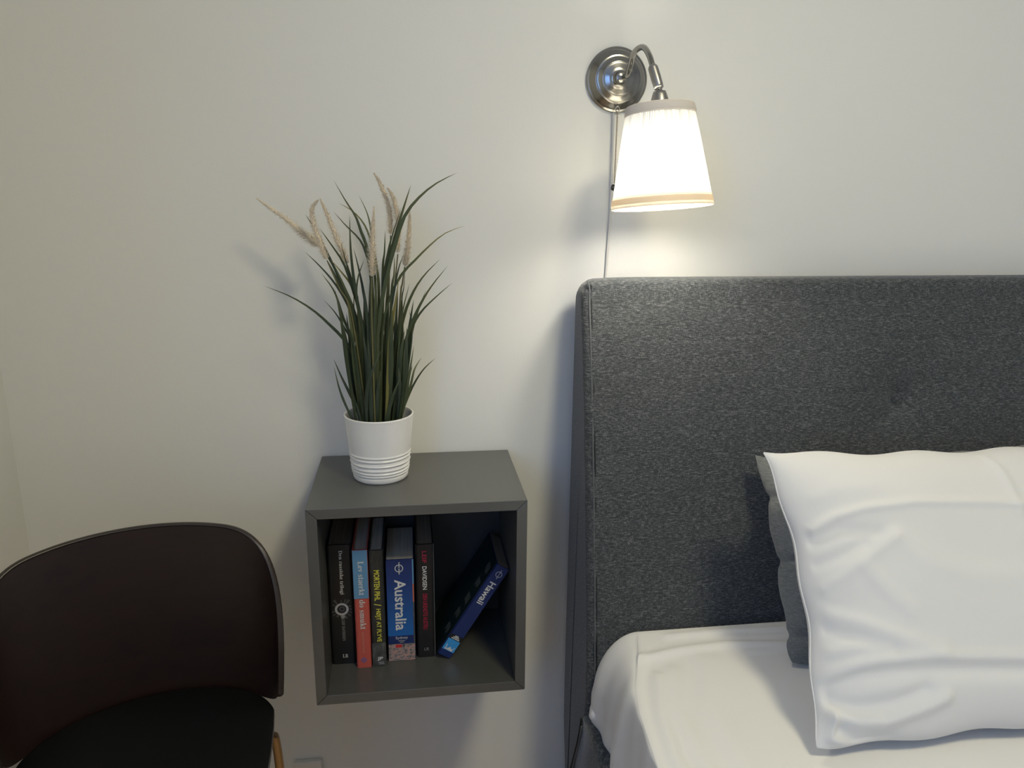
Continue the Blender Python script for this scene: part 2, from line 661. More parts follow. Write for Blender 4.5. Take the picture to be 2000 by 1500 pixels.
def shoulder(y):
    return np.interp(-y, [-a for a in SH_Y], SH_X)


TOPF = [  # folds on the top: polyline (x, y), height, width
    ([(0.520, -0.322), (0.60, -0.305), (0.69, -0.296), (0.81, -0.307)], 0.0035, 0.009),
    ([(0.545, -0.37), (0.520, -0.46), (0.51, -0.55), (0.52, -0.7)], 0.004, 0.012),
    ([(0.575, -0.36), (0.548, -0.46), (0.545, -0.60), (0.56, -0.8)], 0.003, 0.014),
    ([(0.64, -0.34), (0.60, -0.45), (0.60, -0.62), (0.62, -0.8)], 0.0025, 0.02),
    ([(0.60, -0.262), (0.70, -0.257), (0.80, -0.262), (0.90, -0.257)], 0.003, 0.008),
    ([(0.70, -0.275), (0.78, -0.28), (0.86, -0.276)], 0.002, 0.005),
    ([(0.72, -0.322), (0.80, -0.315), (0.90, -0.318)], 0.0018, 0.004),
]


def sheet_section(y, tb):
    """section of the sheet at depth y: from under the left side, over the top, to the right side; tb pulls the back edge down"""
    pts = []
    xs_ = shoulder(y)
    side = 0.479
    zs = MT - tb
    for z in np.linspace(-0.135, -0.03, 10):
        wv = 0.0050 * math.sin(y * 46 + 0.8) * math.sin((z + 0.14) * 14) + 0.003 * math.sin(y * 93 + z * 15)
        tuck = 0.016 * max(0, (-0.085 - z) / 0.05) ** 1.5
        pts.append((side + tuck - wv - 0.002 * math.sin((y + .25) * 30), z))
    for a in np.linspace(0.08, 1, 16):
        th = math.pi / 2 * (1 - a)
        x = xs_ - (xs_ - side) * math.sin(th)
        z = zs - (zs + 0.03) * (1 - math.cos(th))
        wv = (0.0045 * math.sin(y * 46 + 0.8) + 0.0022 * math.sin(y * 93)) * (1 - a)
        pts.append((x - wv, z))
    xr = 2.58 - xs_ if False else 2.568 - shoulder(y)
    for t in np.linspace(0, 1, 150)[1:]:
        tt = t ** 1.6
        x = xs_ + (xr - xs_) * tt
        z = zs
        for poly, hgt, wd in TOPF:
            if x < 1.0 and y > -0.95:
                d = seg_dist(x, y, poly)
                if d < 4 * wd:
                    z += 1.6 * hgt * math.exp(-(d / wd) ** 2)
        # soft ridge at the mattress edge
        z += 0.003 * math.exp(-((x - xs_ - 0.006) / 0.008) ** 2) * min(1, max(0, (-0.25 - y) / 0.05))
        z += 0.0015 * math.sin(x * 17 + y * 9) * math.sin(y * 13)
        pts.append((x, z))
    for a in np.linspace(0, 1, 8)[1:]:
        th = math.pi / 2 * a
        pts.append((xr + 0.012 * math.sin(th), zs - 0.115 * (1 - math.cos(th))))
    pts.append((xr + 0.012, -0.135))
    return pts


ysec = []
for t in np.linspace(0, 1, 7):
    a = math.pi / 2 * t
    ysec.append((YB - 0.018 * (1 - math.cos(a)), 0.018 * (1 - math.sin(a))))
ysec = [(YB - 0.0005, 0.06)] + ysec
for y in np.linspace(YB - 0.024, -0.95, 110):
    ysec.append((y, 0))
for y in np.linspace(-1.0, -2.02, 16):
    ysec.append((y, 0))
ysec += [(-2.05, 0.006), (-2.075, 0.03), (-2.08, 0.07)]
vv = []
for y, tb in ysec:
    S = sheet_section(y, tb)
    vv += [(x, y, z) for x, z in S]
nS = len(S)
ff = grid_faces(len(ysec), nS, wrap_v=True)
ff += [tuple(range(nS)), tuple((len(ysec) - 1) * nS + j for j in range(nS))]
mesh_obj('fitted_sheet', vv, ff, M_SHEET, mtx, True)
# a small tucked bulge of the sheet corner
c = np.array((0.4775, -0.248, -0.066))
vv = []
nu, nv = 14, 18
for i in range(nu):
    th = math.pi * i / (nu - 1)
    for j in range(nv):
        ph = 2 * math.pi * j / nv
        r = 1 + 0.12 * math.sin(3 * ph + th * 2)
        vv.append(c + np.array((0.010 * math.sin(th) * math.cos(ph) * r, 0.015 * math.sin(th) * math.sin(ph) * r, 0.014 * math.cos(th))))
mesh_obj('tucked_corner', vv, grid_faces(nu, nv, wrap_v=True), M_SHEET, mtx, True)


# ------------------------------------------------------------------ pillows
def pillow(root, name, c, U, V, w_, h_, t_, m, folds=(), pinch=(0.08, 0.05), corner=0.0, corner_low=None, quilt=(), n=120, edge=0.62, seed=1, belly=1.0):
    U, V = np.array(U, float), np.array(V, float)
    U /= np.linalg.norm(U)
    V = V - (V @ U) * U
    V /= np.linalg.norm(V)
    Nn = np.cross(U, V)
    if Nn[1] > 0:
        Nn = -Nn
    g = np.sin(np.linspace(-math.pi / 2, math.pi / 2, n))
    rs = random.Random(seed)
    ph = [rs.uniform(0, 6.28) for _ in range(6)]

    def outline(u, v):
        X = u * w_ / 2 * (1 - pinch[0] * (1 - v * v) * abs(u) ** 3)
        Y = v * h_ / 2 * (1 - pinch[1] * (1 - u * u) * abs(v) ** 3)
        cc = (abs(u) * abs(v)) ** 9
        cr_ = corner if v > 0 or corner_low is None else corner_low
        X += cr_ * cc * math.copysign(1, u)
        Y += cr_ * cc * math.copysign(1, v)
        sc = 0.0
        for qv in quilt:
            sc += 0.005 * math.exp(-((v - qv) / 0.045) ** 2)
        X -= math.copysign(sc, u) * abs(u) ** 6
        X += 0.0025 * math.sin(v * 11 + ph[0]) * abs(u) ** 8
        Y += 0.003 * math.sin(u * 13 + ph[1]) * abs(v) ** 8
        return X, Y

    def thick(u, v):
        b = max(0.0, (1 - abs(u) ** 3.2)) * max(0.0, (1 - abs(v) ** 2.6))
        tt = t_ / 2 * b ** edge
        for qv in quilt:
            tt *= 1 - 0.28 * math.exp(-((v - qv) / 0.035) ** 2)
        return tt

    verts, uvs = [], []
    for side in (1, -1):
        for i, u in enumerate(g):
            for j, v in enumerate(g):
                X, Y = outline(u, v)
                T = thick(u, v) * (1.0 if side > 0 else belly)
                if side > 0:
                    fall = min(1, (1 - abs(u)) / 0.06 + 0.12) * min(1, (1 - abs(v)) / 0.06 + 0.12)
                    for poly, hgt, wd in folds:
                        d = seg_dist(u * w_ / 2, v * h_ / 2, poly)
                        if d < 4 * wd:
                            T += hgt * math.exp(-(d / wd) ** 2) * fall
                    T += fall * (0.0022 * math.sin(u * 7 + v * 5 + ph[2]) * math.sin(v * 6 - u * 3 + ph[3]))
                verts.append(np.array(c) + U * X + V * Y + Nn * T * side)
                uvs.append((u, v))
    nn = n * n
    f1 = grid_faces(n, n)
    f2 = [tuple(k + nn for k in reversed(f)) for f in grid_faces(n, n)]
    # weld the border
    border = set()
    for i in range(n):
        for j in range(n):
            if i in (0, n - 1) or j in (0, n - 1):
                border.add(i * n + j)
    f2 = [tuple((k - nn) if (k - nn) in border else k for k in f) for f in f2]
    used = [k for k in range(2 * nn) if not (k >= nn and (k - nn) in border)]
    remap = {k: i for i, k in enumerate(used)}
    verts = [verts[k] for k in used]
    uvs = [uvs[k] for k in used]
    faces = [tuple(remap[k] for k in f) for f in f1 + f2]
    o = mesh_obj(name, verts, faces, m, root, True)
    ul = o.data.uv_layers.new(name='UVMap')
    for lp in o.data.loops:
        u, v = uvs[lp.vertex_index]
        ul.data[lp.index].uv = (u * 0.5 + 0.5, v * 0.5 + 0.5)

    def edge_pt(u, v):
        X, Y = outline(u, v)
        return np.array(c) + U * X + V * Y
    return o, edge_pt


# grey quilted pillow against the headboard
gp = thing('grey_pillow', (1.05, -0.38, MT), 'grey quilted linen pillow behind the white pillow on the bed', 'pillow', None)
TLg, BLg = np.array((0.745, -0.205, 0.396)), np.array((0.783, -0.372, 0.098))
wg = 0.565
cg = 0.5 * (TLg + BLg) + np.array((wg / 2, 0, 0))
pillow(gp, 'cover', cg + np.array((0, 0, -0.006)), (1, 0, 0.010), TLg - BLg, wg, np.linalg.norm(TLg - BLg), 0.115, M_GREYPIL,
       pinch=(0.02, 0.06), corner=0.004, corner_low=-0.006, quilt=(0.59, -0.03, -0.72), n=90, seed=3)

# white pillow in front
wp = thing('white_pillow', (1.0, -0.57, MT), 'plump white cotton pillow with creases standing in front of the grey pillow', 'pillow')
TLw, BLw = np.array((0.697, -0.36, 0.457)), np.array((0.692, -0.574, 0.103))
ww = 0.64
hw = np.linalg.norm(TLw - BLw)
cw = 0.5 * (TLw + BLw) + np.array((ww / 2, 0, -0.004))


def puv(X, Y):
    t = (Y - 880) / 585.0
    left = 1497 + 93 * t
    uR = 0.393 - 0.443 * t
    u = -1 + (X - left) / (2000 - left) * (uR + 1)
    return (u * ww / 2, (1 - 2 * t) * hw / 2)


FW = [([(1550, 1050), (1590, 1028), (1640, 1015), (1730, 1008), (1850, 1015), (2000, 1031)], 0.0050, 0.007),
      ([(1550, 1075), (1600, 1055), (1660, 1062)], -0.0040, 0.010),
      ([(1575, 1332), (1620, 1312), (1680, 1302), (1760, 1301), (1900, 1313), (2000, 1322)], 0.0060, 0.009),
      ([(1590, 1352), (1650, 1330), (1720, 1325), (1850, 1332), (2000, 1345)], -0.0065, 0.013),
      ([(1585, 1392), (1640, 1412), (1700, 1420), (1770, 1395), (1800, 1380)], 0.0085, 0.011),
      ([(1595, 1372), (1650, 1385), (1710, 1380), (1760, 1360)], -0.0060, 0.011),
      ([(1600, 1400), (1608, 1440), (1650, 1468), (1720, 1478)], 0.0070, 0.008),
      ([(1625, 1425), (1660, 1450), (1730, 1455)], -0.0050, 0.010),
      ([(1570, 1165), (1600, 1145), (1640, 1110), (1690, 1075)], 0.0040, 0.010),
      ([(1560, 1120), (1600, 1105), (1640, 1085)], -0.0035, 0.009),
      ([(1575, 1215), (1640, 1235), (1700, 1262), (1780, 1292)], 0.0042, 0.011),
      ([(1575, 1245), (1630, 1262), (1690, 1285)], -0.0042, 0.011),
      ([(1580, 1285), (1630, 1275), (1680, 1282)], 0.0035, 0.008),
      ([(1700, 1080), (1760, 1130), (1830, 1155), (1940, 1165)], 0.0030, 0.018),
      ([(1875, 893), (1900, 950), (1912, 1010), (1915, 1040)], 0.0028, 0.006),
      ([(1560, 985), (1600, 970), (1660, 965)], 0.0015, 0.012),
      ([(1640, 1130), (1690, 1190), (1720, 1215)], 0.0030, 0.012)]
FW = [([puv(*p) for p in poly], h_, w_) for poly, h_, w_ in FW]
wo, ep = pillow(wp, 'pillowcase', cw, (1, 0, 0.0), TLw - BLw, ww, hw, 0.150, M_PILLOW, folds=FW, pinch=(0.075, 0.045), corner=0.003, corner_low=-0.009, n=190, seed=5, edge=0.58)
sq = [(-1, v) for v in np.linspace(-1, 1, 24)] + [(u, 1) for u in np.linspace(-1, 1, 30)[1:]]
tube('piping', [ep(u, v) for u, v in sq[:24]], 0.0014, M_PILLOW, wo, 8, 80)
tube('piping', [ep(u, v) for u, v in sq[23:]], 0.0010, M_PILLOW, wo, 8, 80)

# ------------------------------------------------------------------ wall shelf
SD, ST, SW = 0.2567, 0.0172, 0.35
sh = thing('wall_shelf', (0.175, 0, 0), 'dark grey cube wall shelf with books, between chair and bed', 'shelf')
gap = 0.0004


def mitred(name, a, b, c2, d2):
    """prism between y=-SD and y=-0.006 over a quad (x, z)"""
    q = [a, b, c2, d2]
    vs = [(x, -SD, z) for x, z in q] + [(x, -0.006, z) for x, z in q]
    o = mesh_obj(name, vs, [(0, 1, 2, 3), (4, 7, 6, 5), (0, 4, 5, 1), (1, 5, 6, 2), (2, 6, 7, 3), (3, 7, 4, 0)], M_SHELF, sh)
    bevel(o, 0.0007, 2)
    return o


mitred('side_panel', (0, gap), (ST, ST + gap), (ST, SW - ST - gap), (0, SW - gap))
mitred('side_panel', (SW, gap), (SW, SW - gap), (SW - ST, SW - ST - gap), (SW - ST, ST + gap))
mitred('top_panel', (gap, SW), (ST + gap, SW - ST), (SW - ST - gap, SW - ST), (SW - gap, SW))
mitred('bottom_panel', (gap, 0), (SW - gap, 0), (SW - ST - gap, ST), (ST + gap, ST))
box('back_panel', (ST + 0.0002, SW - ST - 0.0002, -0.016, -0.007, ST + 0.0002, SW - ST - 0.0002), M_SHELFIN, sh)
box('wall_rail', (0.05, 0.30, -0.0062, 0.0, 0.26, 0.31), M_NICKELD, sh)


# ------------------------------------------------------------------ books
def text_mesh(body, bold=0.0):
    cu = bpy.data.curves.new('lettering', 'FONT')
    cu.body = body
    cu.size = 1.0
    cu.offset = bold
    cu.resolution_u = 3
    for i_ in range(len(body) - 1):
        if body[i_:i_ + 2] == serif('ae'):
            cu.body_format[i_].kerning = -2.2      # joined letters of the Danish vowel
    o = bpy.data.objects.new('lettering', cu)
    COL.objects.link(o)
    dg = bpy.context.evaluated_depsgraph_get()
    me_ = bpy.data.meshes.new_from_object(o.evaluated_get(dg))
    bpy.data.objects.remove(o)
    v = np.array([p.co[:] for p in me_.vertices])
    f = [tuple(p.vertices) for p in me_.polygons]
    bpy.data.meshes.remove(me_)
    bpy.data.curves.remove(cu)
    return v, f


def spine_text(parent, name, body, z_top, length, x_c, height, m, bold=0.0, y=-0.0006, flat=False):
    """lettering running down the spine (tops of the letters to the right); flat=True: upright lettering"""
    v, f = text_mesh(body, bold)
    mn, mxv = v.min(0), v.max(0)
    sx = length / (mxv[0] - mn[0])
    asc = height / (mxv[1] - mn[1])
    if flat:
        P = [(x_c + (a[0] - 0.5 * (mn[0] + mxv[0])) * sx, y, z_top - (mxv[1] - a[1]) * asc) for a in v]
    else:
        P = [(x_c + (a[1] - 0.5 * (mn[1] + mxv[1])) * asc, y, z_top - (a[0] - mn[0]) * sx) for a in v]
    return mesh_obj(name, P, f, m, parent, local=True)


SERIF = {}
for i, ch in enumerate('ABCDEFGHIJKLMNOPQRSTUVWXYZ'):
    SERIF[ch] = chr(0x1D400 + i)
for i, ch in enumerate('abcdefghijklmnopqrstuvwxyz'):
    SERIF[ch] = chr(0x1D41A + i)


def serif(s):
    return ''.join(SERIF.get(c, c) for c in s)


M_PAGES = mat('page_edges', (0.34, 0.315, 0.26), 0.9)
pv = coords(M_PAGES, (900, 6, 6))
L(M_PAGES, ramp(M_PAGES, noise(M_PAGES, pv, 1.0, 2), [(0.3, (0.44, 0.40, 0.32)), (0.7, (0.66, 0.61, 0.51))]), bsdf(M_PAGES).inputs['Base Color'])
M_PAGESB = mat('brown_page_edges', (0.13, 0.105, 0.08), 0.9)
pv = coords(M_PAGESB, (900, 6, 6))
L(M_PAGESB, ramp(M_PAGESB, noise(M_PAGESB, pv, 1.0, 2), [(0.3, (0.20, 0.16, 0.115)), (0.7, (0.31, 0.25, 0.185))]), bsdf(M_PAGESB).inputs['Base Color'])
P_BLACK = mat('print_black', (0.008, 0.008, 0.009), 0.4)
P_WHITE = mat('print_white', (0.62, 0.62, 0.60), 0.5)
P_GREY = mat('print_grey', (0.27, 0.27, 0.27), 0.5)
P_BLUE = mat('print_sky_blue', (0.11, 0.26, 0.42), 0.45)
P_RED = mat('print_coral', (0.50, 0.09, 0.065), 0.45)
P_CREAM = mat('print_pale', (0.60, 0.60, 0.56), 0.5)
P_PINK = mat('print_salmon', (0.62, 0.25, 0.19), 0.5)
P_YELLOW = mat('print_yellow', (0.66, 0.60, 0.07), 0.5)
P_CRIM = mat('print_crimson', (0.42, 0.02, 0.06), 0.45)
P_NAVY = mat('print_navy', (0.007, 0.022, 0.11), 0.4)
P_NAVYD = mat('print_deep_navy', (0.010, 0.020, 0.10), 0.4)
P_ORANGE = mat('print_orange', (0.45, 0.12, 0.06), 0.5)
P_CYAN = mat('print_cyan', (0.04, 0.28, 0.62), 0.4)
P_TEAL = mat('print_dark_teal', (0.004, 0.014, 0.018), 0.45)
P_VIOLET = mat('print_violet', (0.24, 0.10, 0.20), 0.5)
M_DARKPRINT = mat('print_charcoal_photo', (0.03, 0.03, 0.028), 0.5)
L(M_DARKPRINT, ramp(M_DARKPRINT, noise(M_DARKPRINT, coords(M_DARKPRINT, (60, 60, 25)), 1.0, 5, 0.65), [(0.35, (0.015, 0.015, 0.013)), (0.6, (0.035, 0.035, 0.03)), (0.8, (0.09, 0.09, 0.085))]), bsdf(M_DARKPRINT).inputs['Base Color'])
M_DARKFOOT = mat('print_grey_photo', (0.06, 0.06, 0.06), 0.5)
L(M_DARKFOOT, ramp(M_DARKFOOT, noise(M_DARKFOOT, coords(M_DARKFOOT, (90, 90, 60)), 1.0, 5, 0.7), [(0.3, (0.02, 0.02, 0.02)), (0.55, (0.07, 0.07, 0.065)), (0.8, (0.20, 0.20, 0.19))]), bsdf(M_DARKFOOT).inputs['Base Color'])
M_CITY = mat('print_city_photo', (0.3, 0.2, 0.2), 0.5)
L(M_CITY, ramp(M_CITY, noise(M_CITY, coords(M_CITY, (110, 60, 230)), 1.0, 5, 0.8), [(0.34, (0.02, 0.02, 0.025)), (0.44, (0.13, 0.12, 0.12)), (0.50, (0.28, 0.26, 0.25)), (0.56, (0.50, 0.26, 0.21)), (0.64, (0.55, 0.20, 0.15)), (0.72, (0.40, 0.38, 0.37))]), bsdf(M_CITY).inputs['Base Color'])
M_BLUEGRAD = mat('print_blue_gradient', (0.01, 0.05, 0.3), 0.4)
sp = N(M_BLUEGRAD, 'ShaderNodeSeparateXYZ')
L(M_BLUEGRAD, coords(M_BLUEGRAD), sp.inputs[0])
L(M_BLUEGRAD, ramp(M_BLUEGRAD, math_node(M_BLUEGRAD, 'MULTIPLY', sp.outputs['Z'], 5.0), [(0.2, (0.008, 0.13, 0.42)), (0.45, (0.008, 0.085, 0.30)), (0.8, (0.007, 0.032, 0.16)), (1.0, (0.007, 0.022, 0.11))]), bsdf(M_BLUEGRAD).inputs['Base Color'])


def book(name, label, x0, x1, yfront, H, depth, m_cover, m_pages, hard=True, group='books standing in the wall shelf', roty=0.0, loc=None):
    t = x1 - x0
    r = thing(name, loc or ((x0 + x1) / 2, yfront, ST + 0.0003), label, 'book', group)
    r.rotation_euler = (0, roty, 0)
    h = t / 2
    b = 0.0022 if hard else 0.0008
    rec = 0.0035 if hard else 0.0002
    # cover: one folded U of boards and spine with softened spine edges
    outer = [(-h, depth), (-h, 0.004), (-h + 0.0012, 0.0012), (-h + 0.004, 0.0), (h - 0.004, 0.0), (h - 0.0012, 0.0012), (h, 0.004), (h, depth)]
    inner = [(h - b, depth), (h - b, 0.005), (h - b - 0.002, b + 0.001), (-h + b + 0.002, b + 0.001), (-h + b, 0.005), (-h + b, depth)]
    q = outer + inner
    n = len(q)
    vs = [(x, y, 0.0) for x, y in q] + [(x, y, H) for x, y in q]
    fs = [(i, (i + 1) % n, (i + 1) % n + n, i + n) for i in range(n)]
    no = len(outer)
    # top and bottom strips of the U
    pairs = [(0, 13), (1, 12), (2, 12), (3, 11), (4, 10), (5, 9), (6, 9), (7, 8)]
    for a, c in zip(pairs[:-1], pairs[1:]):
        q4 = [a[0], c[0], c[1], a[1]]
        if a[1] == c[1]:
            q4 = [a[0], c[0], c[1]]
        fs.append(tuple(q4))
        fs.append(tuple(k + n for k in q4))
    mesh_obj('cover', vs, fs, m_cover, r, local=True)
    hb_ = h - b - 0.0002
    bx = mesh_obj('page_block', boxv(-hb_, hb_, b + 0.0015, depth - rec, rec, H - rec), BOXF, m_pages, r, local=True)
    return r


def plate(parent, name, x0, x1, z0, z1, m, y=-0.0004, th=0.0003):
    return mesh_obj(name, boxv(x0, x1, y - th, y + th, z0, z1), BOXF, m, parent, local=True)


def ring(parent, name, xc, zc, r0, r1, m, y=-0.0007, n=32):
    vs, fs = [], []
    for k in range(n):
        a = 2 * math.pi * k / n
        for r_ in (r0, r1):
            vs.append((xc + r_ * math.cos(a), y, zc + r_ * math.sin(a)))
    for k in range(n):
        k2 = (k + 1) % n
        fs.append((2 * k, 2 * k + 1, 2 * k2 + 1, 2 * k2))
    return mesh_obj(name, vs, fs, m, parent, local=True)


def disc(parent, name, xc, zc, r, m, y=-0.0007, n=24):
    vs = [(xc + r * math.cos(2 * math.pi * k / n), y, zc + r * math.sin(2 * math.pi * k / n)) for k in range(n)]
    return mesh_obj(name, vs, [tuple(range(n))], m, parent, local=True)


def poly_marks(parent, name, polys, m, y=-0.0007):
    vs, fs = [], []
    for p in polys:
        k = len(vs)
        vs += [(x, y, z) for x, z in p]
        fs.append(tuple(range(k, k + len(p))))
    return mesh_obj(name, vs, fs, m, parent, local=True)


# 1: thick black book with the ring emblem
b1 = book('book', 'thick black book with a white ring emblem on its spine, leftmost on the shelf', 0.0185, 0.0605, -0.170, 0.229, 0.140, P_BLACK, M_PAGESB)
spine_text(b1, 'title_lettering', serif('Den russiske trilogi'), 0.219, 0.083, 0.0015, 0.0078, P_WHITE)
rays = []
rr = random.Random(4)
for k in range(15):
    a = 2 * math.pi * k / 15 + rr.uniform(-.1, .1)
    r0, r1 = 0.0125, 0.0125 + rr.uniform(0.004, 0.0105)
    wd = rr.uniform(0.0006, 0.0016)
    ca, sa = math.cos(a), math.sin(a)
    if abs(r1 * ca) < 0.0195:
        rays.append([(r0 * ca + wd * sa, 0.108 + r0 * sa - wd * ca), (r1 * ca + wd * 1.6 * sa, 0.108 + r1 * sa - wd * 1.6 * ca),
                     (r1 * ca - wd * 1.6 * sa, 0.108 + r1 * sa + wd * 1.6 * ca), (r0 * ca - wd * sa, 0.108 + r0 * sa + wd * ca)])
poly_marks(b1, 'emblem_rays', rays, mat('print_dim_grey', (0.07, 0.07, 0.07), 0.5))
ring(b1, 'emblem_ring', 0, 0.108, 0.0078, 0.0118, mat('print_silver', (0.42, 0.41, 0.43), 0.5), -0.0009)
ring(b1, 'emblem_swirl', 0.0004, 0.1085, 0.0028, 0.0048, mat('print_slate', (0.09, 0.09, 0.11), 0.5), -0.0009)
poly_marks(b1, 'emblem_foot', [[(-0.003, 0.0955), (0.004, 0.0965), (0.0055, 0.0925), (0.002, 0.0895), (-0.001, 0.0905)]], P_GREY, -0.0009)
spine_text(b1, 'author_lettering', serif('LEIF DAVIDSEN'), 0.089, 0.043, 0.0015, 0.0052, P_GREY)
spine_text(b1, 'publisher_mark', serif('LR'), 0.0195, 0.0095, 0.0025, 0.0068, P_WHITE, flat=True)

# 2: slim blue and coral book
b2 = book('book', 'slim book with a sky blue and coral red spine, second on the shelf', 0.0622, 0.0878, -0.186, 0.2255, 0.148, P_RED, M_PAGES)
plate(b2, 'spine_band', -0.0124, 0.0124, 0.135, 0.2253, P_BLUE)
spine_text(b2, 'title_lettering', serif('Lev staerkt'), 0.205, 0.0635, 0.001, 0.0098, P_CREAM, y=-0.0009)
spine_text(b2, 'title_lettering', serif('do smukt'), 0.1325, 0.0565, 0.001, 0.0098, P_CREAM, y=-0.0009)
sc = []
z = 0.070
rr = random.Random(9)
while z > 0.031:
    l_ = rr.uniform(0.0008, 0.0018)
    x_ = rr.uniform(-0.0016, -0.0006)
    sc.append([(x_, z), (x_ + rr.uniform(.0018, .0036), z), (x_ + .0026, z - l_ * .6), (x_, z - l_ * .7)])
    z -= l_ + 0.0006
poly_marks(b2, 'author_lettering', sc, P_PINK)
disc(b2, 'publisher_mark', 0.0, 0.0155, 0.0050, P_VIOLET)

# 3: dark photo cover with yellow capitals
b3 = book('book', 'dark grey book with yellow capital letters on its spine, third on the shelf', 0.0895, 0.1135, -0.184, 0.2225, 0.146, M_DARKPRINT, M_PAGES)
plate(b3, 'spine_band', -0.0117, 0.0117, 0.001, 0.046, M_DARKFOOT)
spine_text(b3, 'author_lettering', 'MORTEN PIHL', 0.186, 0.058, 0.0003, 0.0098, P_YELLOW, 0.022, -0.0009)
spine_text(b3, 'title_lettering', '/', 0.1225, 0.0045, 0.0003, 0.0120, P_YELLOW, 0.02, -0.0009)
spine_text(b3, 'title_lettering', 'H\u00d8JT AT FLYVE', 0.1125, 0.0640, 0.0003, 0.0102, P_YELLOW, 0.022, -0.0009)
spine_text(b3, 'publisher_mark', 'JP', 0.0185, 0.0100, 0.0015, 0.0078, P_WHITE, 0.03, -0.0009, True)
poly_marks(b3, 'small_print', [[(-0.002 + i * 0.001, 0.0085 - i * 0.003), (0.008, 0.0085 - i * 0.003), (0.008, 0.0068 - i * 0.003), (-0.002 + i * 0.001, 0.0068 - i * 0.003)] for i in range(2)], P_GREY, -0.0009)


def planet_logo(parent, xc, zc, s, m, y=-0.0012):
    """globe ring crossed by a tilted line of small lettering"""
    ring(parent, 'globe_ring', xc, zc, 0.0050 * s, 0.0062 * s, m, y)
    spine_text(parent, 'globe_lettering', 'lonely planet', zc + 0.0098 * s, 0.0196 * s, xc + 0.0002, 0.0030 * s, m, 0.03, y - 0.0002)


# 4: thick blue guidebook
b4 = book('guidebook', 'thick blue guidebook with large white Australia lettering and a city photo strip', 0.1172, 0.1652, -0.172, 0.1975, 0.130, P_NAVY, M_PAGES, hard=False)
plate(b4, 'spine_panel', -0.0236, 0.0210, 0.050, 0.1970, M_BLUEGRAD, 0.0, 0.0005)
plate(b4, 'spine_panel', -0.0236, 0.0210, 0.0335, 0.050, P_NAVY, 0.0, 0.0005)
plate(b4, 'photo_strip', -0.0236, 0.0232, 0.0003, 0.0335, M_CITY, 0.0, 0.0006)
plate(b4, 'cover_edge', 0.0210, 0.0234, 0.150, 0.1970, P_BLUE, 0.0, 0.0005)
plate(b4, 'cover_edge', 0.0210, 0.0234, 0.115, 0.150, P_ORANGE, 0.0, 0.0005)
plate(b4, 'cover_edge', 0.0210, 0.0234, 0.0335, 0.115, M_DARKFOOT, 0.0, 0.0005)
planet_logo(b4, -0.0015, 0.1810, 1.18, P_WHITE)
spine_text(b4, 'title_lettering', 'Australia', 0.1595, 0.0985, -0.0005, 0.0195, P_WHITE, 0.018, -0.0010)
spine_text(b4, 'subtitle_lettering', 'Sydney', 0.0487, 0.0215, 0.0, 0.0066, P_WHITE, 0.0, -0.0010, True)
poly_marks(b4, 'small_print', [[(-0.0058, 0.0410), (0.0058, 0.0410), (0.0058, 0.0394), (-0.0058, 0.0394)], [(-0.0036, 0.0378), (0.0036, 0.0378), (0.0036, 0.0364), (-0.0036, 0.0364)]], P_GREY, -0.0010)
plate(b4, 'photo_roof', -0.011, 0.0, 0.0265, 0.0325, mat('print_signal_red', (0.5, 0.03, 0.03), 0.5), -0.0005, 0.0004)

# 5: black book with red and white capitals
b5 = book('book', 'black book with red and white capitals, beside the blue guidebook', 0.1680, 0.2000, -0.167, 0.2205, 0.136, P_BLACK, M_PAGESB)
spine_text(b5, 'author_lettering', 'LEIF', 0.2085, 0.0225, -0.0003, 0.0075, P_CRIM, 0.012, -0.0009)
spine_text(b5, 'author_lettering', 'DAVIDSEN', 0.1795, 0.0450, -0.0003, 0.0078, P_WHITE, 0.02, -0.0009)
spine_text(b5, 'title_lettering', 'DEN UKENDTE HUSTRU', 0.1265, 0.0700, -0.0003, 0.0078, P_CRIM, 0.012, -0.0009)
spine_text(b5, 'publisher_mark', 'LR', 0.0195, 0.0085, 0.001, 0.0056, P_GREY, 0.0, -0.0009, True)
plate(b5, 'cover_edge', 0.01565, 0.0163, 0.0005, 0.2200, P_GREY, 0.0045, 0.0009)

# 6: guidebook leaning against the right side panel
th6 = math.radians(32.3)
tk = 0.0255
Hh = 0.199
# lower right edge stands on the shelf floor, upper right edge leans on the right panel
xr_ = SW - ST - 0.0006 - Hh * math.sin(th6)
xb, zb = xr_, ST + 0.0004
cxx = xb - tk / 2 * math.cos(th6)
czz = zb + tk / 2 * math.sin(th6)
b6 = book('guidebook', 'navy guidebook with white Hawaii lettering leaning against the shelf side', -tk / 2, tk / 2, -0.178, Hh, 0.130, P_NAVYD, M_PAGESB, hard=False, roty=th6, loc=(cxx, -0.178, czz))
plate(b6, 'back_cover', -tk / 2 - 0.0004, -tk / 2 - 0.0001, 0.0, 0.0001, P_TEAL)
mesh_obj('back_cover', boxv(-tk / 2 - 0.0006, -tk / 2, 0.004, 0.1295, 0.001, Hh - 0.001), BOXF, P_TEAL, b6, local=True)
vs, fs = [], []
rr = random.Random(12)
for blk in range(5):
    zc = 0.182 - blk * 0.034
    for ln in range(4):
        ya = 0.018 + ln * 0.006
        l_ = rr.uniform(0.012, 0.02)
        k = len(vs)
        vs += [(-tk / 2 - 0.0009, ya, zc), (-tk / 2 - 0.0009, ya + 0.0014, zc), (-tk / 2 - 0.0009, ya + 0.0014, zc - l_), (-tk / 2 - 0.0009, ya, zc - l_)]
        fs.append((k, k + 1, k + 2, k + 3))
mesh_obj('back_cover_print', vs, fs, mat('print_faint_grey', (0.26, 0.27, 0.27), 0.5), b6, local=True)
plate(b6, 'spine_panel', -0.0118, 0.0118, 0.046, 0.1985, P_NAVY, 0.0, 0.0005)
